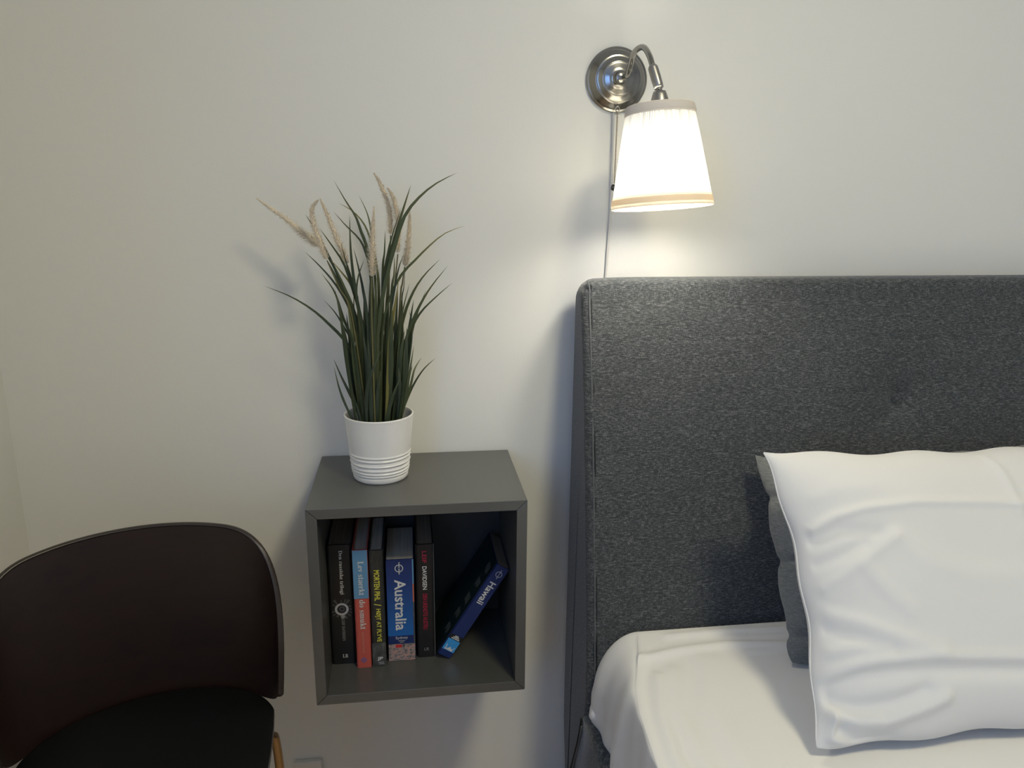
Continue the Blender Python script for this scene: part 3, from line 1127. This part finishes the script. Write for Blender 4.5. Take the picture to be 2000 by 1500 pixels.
plate(b6, 'spine_band', -0.0118, 0.0118, 0.036, 0.046, P_BLACK, 0.0, 0.0005)
plate(b6, 'photo_strip', -0.0118, 0.0118, 0.0125, 0.036, P_CYAN, 0.0, 0.0005)
plate(b6, 'spine_panel', -0.0118, 0.0118, 0.0005, 0.0125, P_NAVY, 0.0, 0.0005)
planet_logo(b6, 0.0005, 0.1830, 0.98, mat('print_soft_white', (0.42, 0.45, 0.50), 0.5))
spine_text(b6, 'title_lettering', 'Hawaii', 0.1650, 0.0470, 0.0005, 0.0125, P_WHITE, 0.018, -0.0010)
poly_marks(b6, 'small_print', [[(-0.008 + a, zz), (0.008 - a, zz), (0.008 - a, zz - 0.0018), (-0.008 + a, zz - 0.0018)] for a, zz in ((0, 0.0395), (0.002, 0.0425), (0.0045, 0.0452))], P_WHITE, -0.0010)
poly_marks(b6, 'photo_splash', [[(-0.0085, 0.026), (-0.0060, 0.0215), (-0.0065, 0.0160), (0.0055, 0.0150), (0.0070, 0.0205), (0.0100, 0.0240), (0.0078, 0.0190), (0.0070, 0.0135), (-0.0085, 0.0140), (-0.0075, 0.0195)],
                                [(-0.006, 0.0165), (-0.001, 0.0190), (0.0005, 0.0225), (0.002, 0.0195), (0.006, 0.0175), (0.005, 0.0150), (-0.005, 0.0150)]], P_WHITE, -0.0010)

# ------------------------------------------------------------------ potted grass
PX, PY, PZ = 0.1125, -0.1195, SW
pg = thing('potted_grass', (PX, PY, PZ), 'tall artificial grass with cream plumes in a ribbed white pot on the shelf', 'plant')
prof = [(0.0, 0.0), (0.0440, 0.0), (0.0458, 0.0012), (0.0472, 0.004)]
hp = 0.1145


def pr(z):
    return 0.0468 + (0.0585 - 0.0468) * z / hp


ridges = [(0.014, 0.0012), (0.0185, 0.0013), (0.0245, 0.0013), (0.0325, 0.0017), (0.0415, 0.0013), (0.0480, 0.0013)]
for z in np.linspace(0.006, 0.056, 76):
    d = 0.0
    for zr, hr in ridges:
        d += hr * math.exp(-((z - zr) / 0.0016) ** 2) - 0.6 * hr * math.exp(-((z - zr + 0.0034) / 0.0013) ** 2)
    prof.append((pr(z) + d, z))
for z in np.linspace(0.058, hp - 0.003, 10):
    prof.append((pr(z), z))
prof += [(pr(hp) + 0.0003, hp - 0.001), (pr(hp) - 0.0006, hp), (pr(hp) - 0.0022, hp), (pr(hp) - 0.0030, hp - 0.0012), (pr(hp) - 0.0034, hp - 0.006),
         (pr(hp - 0.03) - 0.004, hp - 0.03), (pr(0.06) - 0.004, 0.06), (0.0, 0.06)]
lathe('pot', prof, M_POT, pg, 72, local=True)
SOILZ = 0.090
lathe('soil', [(0.0, SOILZ + 0.004), (0.03, SOILZ + 0.003), (0.050, SOILZ), (0.051, SOILZ - 0.004), (0.0, SOILZ - 0.004)], M_SOIL, pg, 32, local=True)


def cpx(X, Y):
    return (480 + X / 2.307, 310 + Y / 2.307)


def leaf(pts3, width, m, seg=12, twist=0.0, yaw=0.0):
    path = smooth_path(pts3, seg + 1)            # tip first
    T = np.gradient(path, axis=0)
    T /= np.linalg.norm(T, axis=1)[:, None]
    vs, uv = [], []
    for i in range(seg + 1):
        s = i / seg                               # 0 tip .. 1 base
        wdt = width * min(1.0, (s / 0.55) ** 0.75) * (1 - 0.25 * max(0, s - 0.6) / 0.4)
        view = np.array((math.sin(yaw + twist * s), -math.cos(yaw + twist * s), 0.0))
        side = np.cross(T[i], view)
        side /= np.linalg.norm(side) + 1e-9
        nrm = np.cross(side, T[i])
        if nrm[1] > 0:
            nrm = -nrm
        c_ = path[i]
        vs += [c_ - side * wdt / 2, c_ - nrm * (-0.16 * wdt), c_ + side * wdt / 2]
        uv += [(0, 1 - s), (0.5, 1 - s), (1, 1 - s)]
    fs = grid_faces(seg + 1, 3)
    o = mesh_obj('leaf', vs, fs, m, pg, True)
    ul = o.data.uv_layers.new(name='UVMap')
    for lp in o.data.loops:
        ul.data[lp.index].uv = uv[lp.vertex_index]
    return o


def place(crop_pts, ytip, ybase):
    """pixel polyline (tip first) to 3D points whose depth runs from ytip to ybase"""
    k = len(crop_pts)
    out = []
    for i, q in enumerate(crop_pts):
        s = i / (k - 1)
        out.append(at(cpx(*q), y=ytip + (ybase - ytip) * s ** 0.8))
    return out


def root_end(pts, ybase, xpx):
    """replace the last point by one in the soil of the pot"""
    bx = PX + np.clip((xpx - 598) / 140.0, -1, 1) * 0.040
    yy = np.clip(ybase, PY - 0.036, PY + 0.036)
    lim = math.sqrt(max(0.0001, 0.044 ** 2 - (yy - PY) ** 2))
    bx = PX + np.clip(bx - PX, -lim, lim)
    pts[-1] = np.array((bx, yy, PZ + SOILZ - 0.002))
    return pts


BL = [
    # (polyline in crop pixels, tip first), width mm, material index, depth of the tip relative to the pot axis
    ([(80, 572), (200, 620), (300, 680), (380, 750), (450, 825), (500, 930), (530, 1180)], 5.2, 0, -0.02),
    ([(955, 62), (860, 110), (780, 175), (715, 260), (672, 390), (630, 560), (595, 800), (585, 1180)], 6.4, 1, -0.03),
    ([(990, 300), (900, 335), (830, 390), (760, 460), (700, 525), (645, 640), (615, 800), (605, 1180)], 4.6, 4, 0.02),
    ([(745, 115), (718, 200), (690, 290), (655, 420), (625, 560), (605, 800), (600, 1180)], 7.6, 1, -0.02),
    ([(395, 95), (450, 190), (495, 260), (520, 330), (545, 400), (570, 560), (580, 1180)], 5.5, 1, 0.02),
    ([(415, 198), (480, 235), (530, 290), (560, 360), (590, 480), (600, 700), (600, 1180)], 4.2, 4, 0.04),
    ([(507, 160), (545, 240), (562, 310), (575, 420), (590, 700), (600, 1180)], 4.2, 1, 0.045),
    ([(393, 235), (450, 300), (510, 360), (540, 420), (562, 520), (575, 800), (580, 1180)], 4.6, 0, 0.03),
    ([(468, 250), (470, 350), (476, 450), (495, 600), (530, 800), (550, 1180)], 5.5, 0, -0.02),
    ([(330, 310), (380, 380), (440, 470), (480, 580), (520, 720), (550, 900), (560, 1180)], 5.5, 0, 0.0),
    ([(265, 418), (330, 480), (400, 560), (460, 660), (510, 800), (540, 1180)], 4.6, 2, 0.02),
    ([(340, 515), (400, 600), (440, 720), (490, 860), (520, 1180)], 5.5, 0, -0.02),
    ([(350, 635), (400, 690), (440, 755), (480, 850), (510, 1180)], 3.6, 2, 0.03),
    ([(268, 250), (300, 300), (350, 390), (420, 540), (480, 720), (530, 1180)], 4.4, 2, 0.03),
    ([(370, 460), (420, 560), (470, 680), (510, 820), (530, 1180)], 7.0, 2, -0.01),
    ([(395, 470), (440, 570), (490, 700), (530, 900), (540, 1180)], 7.0, 0, -0.03),
    ([(378, 450), (430, 510), (480, 580), (510, 700), (560, 1180)], 4.6, 3, 0.015),
    ([(485, 400), (510, 500), (530, 600), (550, 750), (560, 1180)], 5.0, 2, 0.0),
    ([(535, 450), (505, 540), (500, 640), (530, 800), (560, 1180)], 5.0, 0, -0.025),
    ([(428, 380), (450, 460), (480, 570), (510, 700), (545, 1180)], 3.6, 2, -0.03),
    ([(878, 450), (800, 530), (745, 620), (705, 740), (680, 900), (650, 1180)], 5.5, 1, 0.0),
    ([(912, 480), (840, 570), (790, 650), (740, 760), (700, 900), (660, 1180)], 5.2, 1, -0.02),
    ([(932, 558), (860, 620), (790, 690), (745, 770), (710, 880), (690, 1180)], 4.6, 0, 0.03),
    ([(812, 590), (772, 700), (745, 800), (725, 950), (700, 1180)], 4.6, 0, 0.01),
    ([(855, 898), (800, 950), (755, 1020), (725, 1090), (705, 1180)], 4.6, 0, -0.01),
    ([(792, 895), (760, 950), (738, 1040), (705, 1180)], 4.2, 1, 0.02),
    ([(395, 900), (430, 980), (470, 1060), (500, 1120), (510, 1180)], 6.5, 2, -0.02),
    ([(397, 935), (420, 1030), (450, 1110), (480, 1180)], 4.2, 0, 0.0),
    ([(450, 845), (460, 940), (475, 1030), (495, 1110), (510, 1180)], 5.2, 0, 0.02),
    ([(460, 830), (480, 920), (500, 1000), (520, 1180)], 4.4, 2, 0.03),
    ([(757, 840), (745, 920), (730, 1000), (700, 1180)], 4.2, 0, 0.03),
    ([(750, 750), (742, 850), (720, 1000), (690, 1180)], 4.6, 2, 0.0),
    ([(738, 560), (705, 700), (690, 850), (680, 1180)], 4.6, 0, -0.02),
    ([(735, 675), (748, 760), (740, 880), (715, 1180)], 3.4, 0, 0.03),
    ([(612, 860), (570, 960), (545, 1060), (530, 1180)], 6.0, 2, -0.045),
    ([(695, 990), (660, 1080), (625, 1180)], 6.0, 0, -0.045),
    ([(690, 540), (675, 640), (660, 740), (645, 860), (640, 1180)], 6.0, 3, -0.035),
    ([(595, 490), (600, 560), (600, 680), (600, 1180)], 5.0, 3, 0.01),
    ([(562, 520), (562, 640), (568, 800), (575, 1180)], 9.5, 2, -0.03),
    ([(588, 530), (585, 660), (585, 820), (585, 1180)], 8.0, 0, -0.02),
    ([(625, 540), (610, 660), (608, 820), (605, 1180)], 8.0, 1, -0.03),
    ([(650, 520), (640, 660), (635, 820), (630, 1180)], 7.0, 0, 0.0),
    ([(628, 320), (625, 420), (615, 560), (605, 1180)], 4.2, 0, 0.02),
    ([(705, 210), (665, 330), (640, 430), (620, 600), (610, 1180)], 4.5, 1, 0.01),
    ([(712, 430), (690, 490), (672, 580), (650, 760), (640, 1180)], 4.0, 2, -0.02),
    ([(670, 430), (668, 520), (655, 640), (640, 1180)], 4.2, 1, 0.02),
    ([(700, 640), (690, 760), (670, 920), (650, 1180)], 6.0, 0, -0.03),
    ([(720, 470), (712, 580), (700, 680), (690, 1180)], 2.2, 2, 0.01),
]
MATS = [M_LEAF[0], M_LEAF[1], M_LEAF[2], M_OLIVE, M_GREENB]
for pts, wmm, mi, dy in BL:
    yb = PY + rnd.uniform(-0.03, 0.03) if dy > -0.04 else PY - 0.035
    P = root_end(place(pts, PY + dy, yb), yb, pts[-1][0])
    leaf(P, wmm / 1000.0 * 0.98, MATS[mi], 14, rnd.uniform(-0.4, 0.4), rnd.uniform(-0.45, 0.45))
# the dense core
for k in range(46):
    bx = rnd.uniform(478, 718)
    lean = (bx - 598) / 120.0
    tipY = rnd.choice((rnd.uniform(560, 760), rnd.uniform(700, 980)))
    hgt = 1180 - tipY
    tipX = bx + lean * hgt * rnd.uniform(0.02, 0.16) + rnd.uniform(-30, 30)
    mid1 = (bx + (tipX - bx) * 0.25, 1180 - hgt * 0.4)
    mid2 = (bx + (tipX - bx) * 0.6, 1180 - hgt * 0.75)
    yb = PY + rnd.uniform(-0.036, 0.036)
    P = root_end(place([(tipX, tipY), mid2, mid1, (bx, 1180)], yb + rnd.uniform(-0.02, 0.02), yb), yb, bx)
    leaf(P, rnd.uniform(0.0055, 0.0085), MATS[rnd.choice((0, 0, 1, 2, 2))], 10, rnd.uniform(-0.5, 0.5), rnd.uniform(-0.6, 0.6))


def plume(crop_pts, wtip, wmid, wbase, ytip, ybase, stem_pts):
    P = smooth_path(place(crop_pts, ytip, ybase), 60)
    T, A, B = frames(P)
    vs, fs = [], []
    nb = 900
    for k in range(nb):
        s = ((k + 0.5) / nb)
        i = int(s * 59)
        r_ = 0.5 * np.interp(s, [0, 0.12, 0.5, 0.85, 1.0], [wtip * 0.5, wtip, wmid, wbase, wbase * 0.75])
        ang = k * 2.39996 + rnd.uniform(-.3, .3)
        rad = math.cos(ang) * A[i] + math.sin(ang) * B[i]
        tan = -math.sin(ang) * A[i] + math.cos(ang) * B[i]
        # bristles point outwards and towards the tip
        dirv = rad * 0.90 - T[i] * 0.50 + tan * rnd.uniform(-.25, .25)
        ln = r_ * rnd.uniform(0.9, 1.5)
        hw_ = 0.00068
        o_ = P[i] + rad * 0.0006
        q = len(vs)
        vs += [o_ - tan * hw_, o_ + tan * hw_, o_ + dirv * ln * 0.6 + tan * hw_ * 0.9, o_ + dirv * ln * 0.6 - tan * hw_ * 0.9, o_ + dirv * ln]
        fs += [(q, q + 1, q + 2, q + 3), (q + 3, q + 2, q + 4)]
    pl_ = mesh_obj('plume', vs, fs, M_PLUME, pg)
    tube('core', P[::4], [0.0008, 0.0020, 0.0030, 0.0034, 0.0024], M_PLUMES, pl_, 8, 30)
    st = [P[-1]] + [at(cpx(*q), y=ybase) for q in stem_pts[:-1]]
    bx = PX + np.clip((stem_pts[-1][0] - 598) / 140.0, -1, 1) * 0.036
    st.append(np.array((bx, np.clip(ybase, PY - 0.03, PY + 0.03), PZ + SOILZ - 0.002)))
    tube('stem', st, [0.0009, 0.0014, 0.0016], M_STEM, pg, 6, 24)


k_ = 1.0 / 2.307 * 1.27 / 1484.0     # crop pixels to metres at the plant
plume([(50, 178), (110, 222), (180, 270), (250, 330), (300, 365), (335, 395)], 14 * k_, 40 * k_, 62 * k_, PY + 0.03, PY + 0.02, [(380, 460), (440, 590), (520, 900), (540, 1180)])
plume([(325, 188), (303, 215), (298, 260), (318, 330), (342, 395), (366, 458)], 14 * k_, 36 * k_, 46 * k_, PY - 0.01, PY - 0.02, [(420, 580), (480, 720), (530, 1180)])
plume([(335, 180), (355, 225), (380, 285), (412, 365), (440, 430), (458, 478)], 12 * k_, 38 * k_, 48 * k_, PY + 0.02, PY + 0.02, [(490, 590), (530, 800), (560, 1180)])
plume([(578, 215), (574, 300), (571, 380), (570, 460), (568, 535)], 14 * k_, 42 * k_, 54 * k_, PY - 0.05, PY - 0.042, [(567, 640), (570, 800), (575, 1180)])
plume([(578, 65), (600, 100), (622, 150), (645, 215), (652, 280), (652, 345)], 13 * k_, 40 * k_, 46 * k_, PY + 0.03, PY + 0.03, [(650, 480), (630, 700), (620, 1180)])
plume([(640, 132), (664, 175), (680, 240), (688, 320), (685, 430)], 14 * k_, 42 * k_, 44 * k_, PY + 0.015, PY + 0.02, [(672, 560), (650, 760), (630, 1180)])
plume([(738, 238), (738, 300), (733, 380), (725, 440), (716, 486)], 14 * k_, 38 * k_, 46 * k_, PY + 0.01, PY + 0.01, [(706, 560), (695, 650), (680, 1180)])

# ------------------------------------------------------------------ wall lamp
lp = thing('wall_lamp', (0.537, 0, 1.024), 'lit wall lamp with pleated white shade and nickel arm above the headboard', 'lamp')
FR = np.array([[1, 0, 0], [0, 0, -1], [0, 1, 0]]).astype(float)      # local z -> -y (out of the wall)
PLC = np.array((0.5375, 0.0, 1.024))
prof = [(0.0, 0.0), (0.0535, 0.0), (0.0545, 0.0015), (0.0545, 0.005), (0.0530, 0.0065), (0.0505, 0.0068), (0.0495, 0.0078), (0.047, 0.0100), (0.0405, 0.0138),
        (0.0395, 0.0148), (0.0388, 0.0146), (0.036, 0.0162), (0.0295, 0.0190), (0.0285, 0.0200), (0.0278, 0.0198), (0.025, 0.0210), (0.0185, 0.0226),
        (0.0165, 0.0236), (0.0150, 0.0236), (0.0120, 0.0246), (0.0105, 0.0262), (0.0095, 0.0300), (0.0088, 0.0330), (0.0072, 0.0342), (0.0, 0.0345)]
lathe('back_plate', prof, M_NICKEL, lp, 72, FR, PLC)
SHY = -0.168                                            # depth of the shade axis
jt = at((1283, 166), y=SHY + 0.004)                     # knuckle joint
arm = [PLC + np.array((0.004, -0.030, 0.0)), PLC + np.array((0.006, -0.048, 0.002)), at((1231, 128), y=-0.064), at((1236, 108), y=-0.080),
       at((1246, 95), y=-0.098), at((1258, 93), y=-0.118), at((1268, 108), y=-0.140), at((1275, 130), y=-0.156)]
tube('arm', arm, 0.0047, M_NICKEL, lp, 16, 60)
j0, j1 = at((1274, 128), y=-0.155), at((1287, 172), y=SHY)
tube('arm_sleeve', [j0, j0 * 0.75 + j1 * 0.25, j1], [0.0058, 0.0078, 0.0080, 0.0082, 0.0074], M_NICKELD, lp, 18, 16)
# shade axis: tilted a little, opening turned towards the room
top_c = 0.5 * (at((1225, 211), y=SHY) + at((1352, 206), y=SHY))
bot_c = 0.5 * (at((1198, 411), y=SHY - 0.014) + at((1386, 399), y=SHY - 0.014))
axz = top_c - bot_c
Hs = np.linalg.norm(axz)
axz /= Hs
axx = np.array((1.0, 0, 0)) - axz[0] * axz
axx /= np.linalg.norm(axx)
axy = np.cross(axz, axx)
FS = np.stack([axx, axy, axz], axis=1)
r_top = 0.5 * np.linalg.norm(at((1352, 207), y=SHY) - at((1225, 212), y=SHY))
r_bot = 0.5 * np.linalg.norm(at((1387, 400), y=SHY) - at((1197, 412), y=SHY)) * 0.985
sk0 = top_c + axz * 0.024
tube('joint_pin', [j1 - (j1 - sk0) * 0.0 + np.array((0, 0, 0.002)), sk0], 0.0042, M_NICKEL, lp, 12, 6)
lathe('socket', [(0.0, 0.024), (0.0060, 0.024), (0.0095, 0.023), (0.0115, 0.018), (0.0165, 0.001), (0.0155, -0.030), (0.0130, -0.034), (0.0, -0.034)], M_NICKELD, lp, 28, FS, top_c)
npl = 96
prr = random.Random(21)
amp = [prr.uniform(0.3, 1.0) for _ in range(npl)]
shd_v = []
nseg, nz = npl * 4, 26
for i in range(nz):
    s = i / (nz - 1)
    R_ = r_bot + (r_top - r_bot) * s
    for k in range(nseg):
        a = 2 * math.pi * k / nseg
        ph = (k / 4.0) % 1.0
        am = amp[int(k / 4.0)]
        dep = (0.0006 + 0.0030 * s) * am
        shd_v.append(((R_ - dep * (1 - abs(2 * ph - 1)) * 1.0) * math.cos(a), (R_ - dep * (1 - abs(2 * ph - 1))) * math.sin(a), Hs * s))
v = np.array(shd_v) @ FS.T + bot_c
shade = mesh_obj('shade', v, grid_faces(nz, nseg, wrap_v=True), M_SHADE, lp, True)
ul = shade.data.uv_layers.new(name='UVMap')
for pgn in shade.data.polygons:
    ks = [shade.data.loops[li].vertex_index % nseg for li in pgn.loop_indices]
    wrap = max(ks) - min(ks) > 2
    for li, kk in zip(pgn.loop_indices, ks):
        vi = shade.data.loops[li].vertex_index
        ul.data[li].uv = ((kk + (nseg if wrap and kk == 0 else 0)) / nseg, (vi // nseg) / (nz - 1))


def band(name, z0, z1, off, m):
    p = []
    for z in (z0, 0.5 * (z0 + z1), z1):
        p.append((r_bot + (r_top - r_bot) * z / Hs + off, z))
    return lathe(name, p, m, shade, 96, FS, bot_c)


band('bottom_ribbon', 0.0, 0.0175, 0.0008, M_BANDE)
band('ribbon_stripe', 0.0045, 0.0135, 0.0013, M_BAND)
band('top_ribbon', Hs - 0.0145, Hs, 0.0008, M_BANDT)
band('ribbon_stripe', Hs - 0.0110, Hs - 0.0035, 0.0012, M_BANDT)
for rr_, zz in ((r_top - 0.0005, Hs), (r_bot - 0.0003, 0.0)):
    ringp = [bot_c + FS @ np.array((rr_ * math.cos(a), rr_ * math.sin(a), zz)) for a in np.linspace(0, 2 * math.pi, 49)]
    tube('shade_wire', ringp, 0.0010, M_BANDE, shade, 6, 0)
# spider holding the shade
for a in (0.4, 0.4 + 2.094, 0.4 + 4.189):
    tube('shade_spoke', [top_c + axz * -0.012, top_c + FS @ np.array(((r_top - 0.002) * math.cos(a), (r_top - 0.002) * math.sin(a), -0.003))], 0.0010, M_NICKELD, lp, 6, 4)
RB, RL = 0.024, 0.042               # tubular bulb: radius and half length
bulb_c = bot_c + axz * (Hs * 0.36)
area = 4 * math.pi * ((RB ** 3.2 + 2 * (RB * RL) ** 1.6) / 3) ** (1 / 1.6)
M_BULB = make_emit('lit_bulb', (1.0, 0.93, 0.79), LAMP_POWER / (math.pi * area))
bp = []
for t in np.linspace(0, math.pi, 13):
    bp.append((RB * math.sin(t), -RL * math.cos(t)))
lathe('bulb', bp, M_BULB, lp, 24, FS, bulb_c)
lathe('bulb_neck', [(0.0110, 0.0365), (0.0140, 0.050), (0.012, Hs - Hs * 0.36 - 0.034)], M_PLASTIC, lp, 20, FS, bulb_c)
# pull chain
c_top, c_bot = at((1206, 219), y=-0.020), at((1200, 358), y=-0.020)
ey = at((1206, 213), y=-0.018)
ringp = [ey + np.array((0.0035 * math.cos(a), -0.001 * math.sin(a), 0.0045 * math.sin(a))) for a in np.linspace(0, 2 * math.pi, 17)]
tube('chain_eyelet', ringp, 0.0011, M_NICKEL, lp, 6, 0)
ch = tube('pull_chain', [c_top, c_bot], 0.0004, M_CHAIN, lp, 6, 6)
nb = 42
bead = None
for k in range(nb):
    p = c_top + (c_bot - c_top) * (k + 0.5) / nb
    if bead is None:
        bead = lathe('bead', [(0.0015 * math.sin(t) + 1e-5, -0.0015 * math.cos(t)) for t in np.linspace(0, math.pi, 6)], M_CHAIN, ch, 8, local=True)
        o = bead
    else:
        o = bead.copy()
        COL.objects.link(o)
        o.parent = ch
    o.location = Vector(p) - root_offset(ch)
kb = at((1198, 366), y=-0.020)
lathe('pull_knob', [(0.0, 0.0055), (0.0022, 0.005), (0.0042, 0.002), (0.0046, -0.001), (0.0036, -0.0045), (0.0, -0.006)], M_BLACK, lp, 16, origin=kb)
# cord running down the wall behind the headboard
cz = [at((1198, 218), y=-0.004), at((1196, 300), y=-0.004), at((1192, 410), y=-0.004), at((1187, 480), y=-0.004), at((1183, 540), y=-0.004)]
cz.append(cz[-1] + np.array((-0.004, 0, -0.12)))
tube('cord', cz, 0.0021, M_CORD, lp, 8, 50)

# ------------------------------------------------------------------ chair
AL = 0.3049
EV, FV = np.array((math.cos(AL), math.sin(AL))), np.array((math.sin(AL), -math.cos(AL)))
EC = -0.3224


def cpt(e, f, z):
    q = EV * (EC + e) + FV * f
    return np.array((q[0], q[1], z))


SZ = 0.0635
chair = thing('dining_chair', tuple(cpt(0, 0.38, FLOOR)), 'dark wenge chair with curved plywood back and black seat in the corner', 'chair')
pw = 1.0
THM = math.radians(88)


def back_pt(t, s, off):
    """t -1..1 around the back, s 0 bottom .. 1 top, off outward thickness"""
    th = t * THM
    cu_, co = abs(math.sin(th)) ** pw, abs(math.cos(th)) ** pw
    # rounded upper corners, lower edge rising a little towards the front
    zt_ = 0.3356 - 0.0432 * t * t
    zb_ = SZ - 0.012
    cr = abs(t)
    k = 1.0 if cr < 0.4316 else math.sqrt(max(0.0, 1 - ((cr - 0.4316) / 0.5734) ** 2.4))
    ztop = zb_ + (zt_ - zb_) * (0.10 + 0.90 * k)
    zlow = zb_ + 0.028 * cr ** 8
    z = zlow + (ztop - zlow) * s
    q = (z - zb_) / 0.28
    A_ = 0.1763 + 0.0276 * q
    F0 = 0.1919 - 0.0126 * q
    e = math.copysign(A_ * cu_, th)
    f = F0 + 0.1185 * (1 - co)
    # outward normal in plan (superellipse gradient)
    gx = math.copysign(cu_ / A_, th)
    gf = -co / 0.1185
    gl = math.hypot(gx, gf) + 1e-9
    return cpt(e + off * gx / gl, f + off * gf / gl, z)


nt_, ns_ = 81, 22
ts = np.linspace(-1, 1, nt_)
TH = 0.008
vs = [back_pt(t, s, 0) for t in ts for s in np.linspace(0, 1, ns_)] + [back_pt(t, s, TH) for t in ts for s in np.linspace(0, 1, ns_)]
nn = nt_ * ns_
fs = grid_faces(nt_, ns_) + [tuple(k + nn for k in f) for f in grid_faces(nt_, ns_)]
o = mesh_obj('backrest', vs, fs, M_CHAIRB, chair, True)
# plywood edge strip around the rim (slightly proud and rounded)
rim = [(-1, s) for s in np.linspace(0, 1, 10)] + [(t, 1) for t in ts[1:-1]] + [(1, s) for s in np.linspace(1, 0, 10)]
rv, rf = [], []
prf = [(-0.0004, -0.0016), (-0.0004, 0.0006), (0.0018, 0.0020), (TH - 0.0018, 0.0020), (TH + 0.0004, 0.0006), (TH + 0.0004, -0.0016)]
for t, s in rim:
    base_i, base_o = back_pt(t, s, 0), back_pt(t, s, TH)
    d_out = (base_o - base_i) / TH
    # direction away from the sheet, along its surface
    inner_pt = back_pt(t * 0.985, max(0, s - 0.04), 0)
    d_up = base_i - inner_pt
    d_up /= np.linalg.norm(d_up) + 1e-9
    for a_, b_ in prf:
        rv.append(base_i + d_out * a_ + d_up * b_)
rf = grid_faces(len(rim), len(prf), wrap_v=True)
mesh_obj('plywood_edge', rv, rf, M_CHAIRE, o, True)

# seat: rear follows the back, straight sides, rounded front
so = []
for t in np.linspace(-1, 1, 50):
    th = t * math.radians(87)
    cu_, co = abs(math.sin(th)) ** pw, abs(math.cos(th)) ** pw
    so.append((math.copysign(0.1715 * cu_, th), 0.1960 + 0.1185 * (1 - co)))
so += [(0.165, 0.345), (0.153, 0.40), (0.140, 0.45), (0.132, 0.52)]
for a in np.linspace(0, math.pi / 2, 8):
    so.append((0.070 + 0.06 * math.cos(a), 0.55 + 0.06 * math.sin(a)))
for a in np.linspace(math.pi / 2, math.pi, 8):
    so.append((-0.070 + 0.06 * math.cos(a), 0.55 + 0.06 * math.sin(a)))
so += [(-0.132, 0.52), (-0.140, 0.45), (-0.153, 0.40), (-0.165, 0.345)]
sc_ = np.array((0.0, 0.40))
vs, rings_ = [], 9
lay = [(1.0, -0.014), (1.0, -0.004), (0.992, -0.0008), (0.97, 0.0), (0.85, -0.001), (0.6, -0.005), (0.3, -0.008)]
for k, dz in lay:
    for e, f in so:
        q = sc_ + (np.array((e, f)) - sc_) * k
        vs.append(cpt(q[0], q[1], SZ + dz))
nso = len(so)
fs = grid_faces(len(lay), nso, wrap_v=True)
vs.append(cpt(0, 0.40, SZ - 0.009))
ci = len(vs) - 1
for j in range(nso):
    fs.append(((len(lay) - 1) * nso + j, (len(lay) - 1) * nso + (j + 1) % nso, ci))
fs.append(tuple(range(nso)))
st = mesh_obj('seat', vs, fs, M_SEAT, chair, True)
ev = []
for e, f in so:
    q = sc_ + (np.array((e, f)) - sc_) * 1.002
    ev.append((q[0], q[1]))
vs = [cpt(e, f, SZ - 0.0145) for e, f in ev] + [cpt(e, f, SZ - 0.0045) for e, f in ev]
fs = [(j, (j + 1) % nso, (j + 1) % nso + nso, j + nso) for j in range(nso)]
mesh_obj('seat_edge', vs, fs, M_CHAIRE, st, True)
for e_s in (1, -1):
    # rear leg bends out from under the seat and falls almost straight; front leg likewise
    path = [cpt(e_s * 0.09, 0.36, SZ - 0.024), cpt(e_s * 0.140, 0.345, SZ - 0.024), cpt(e_s * 0.163, 0.328, SZ - 0.034), cpt(e_s * 0.170, 0.318, SZ - 0.060), cpt(e_s * 0.176, 0.296, -0.12), cpt(e_s * 0.188, 0.240, FLOOR)]
    tube('leg', path, 0.0068, M_BRASS, chair, 14, 50)
    path = [cpt(e_s * 0.08, 0.46, SZ - 0.024), cpt(e_s * 0.105, 0.50, SZ - 0.024), cpt(e_s * 0.115, 0.52, SZ - 0.034), cpt(e_s * 0.120, 0.53, SZ - 0.060), cpt(e_s * 0.135, 0.555, -0.12), cpt(e_s * 0.160, 0.60, FLOOR)]
    tube('leg', path, 0.0068, M_BRASS, chair, 14, 50)
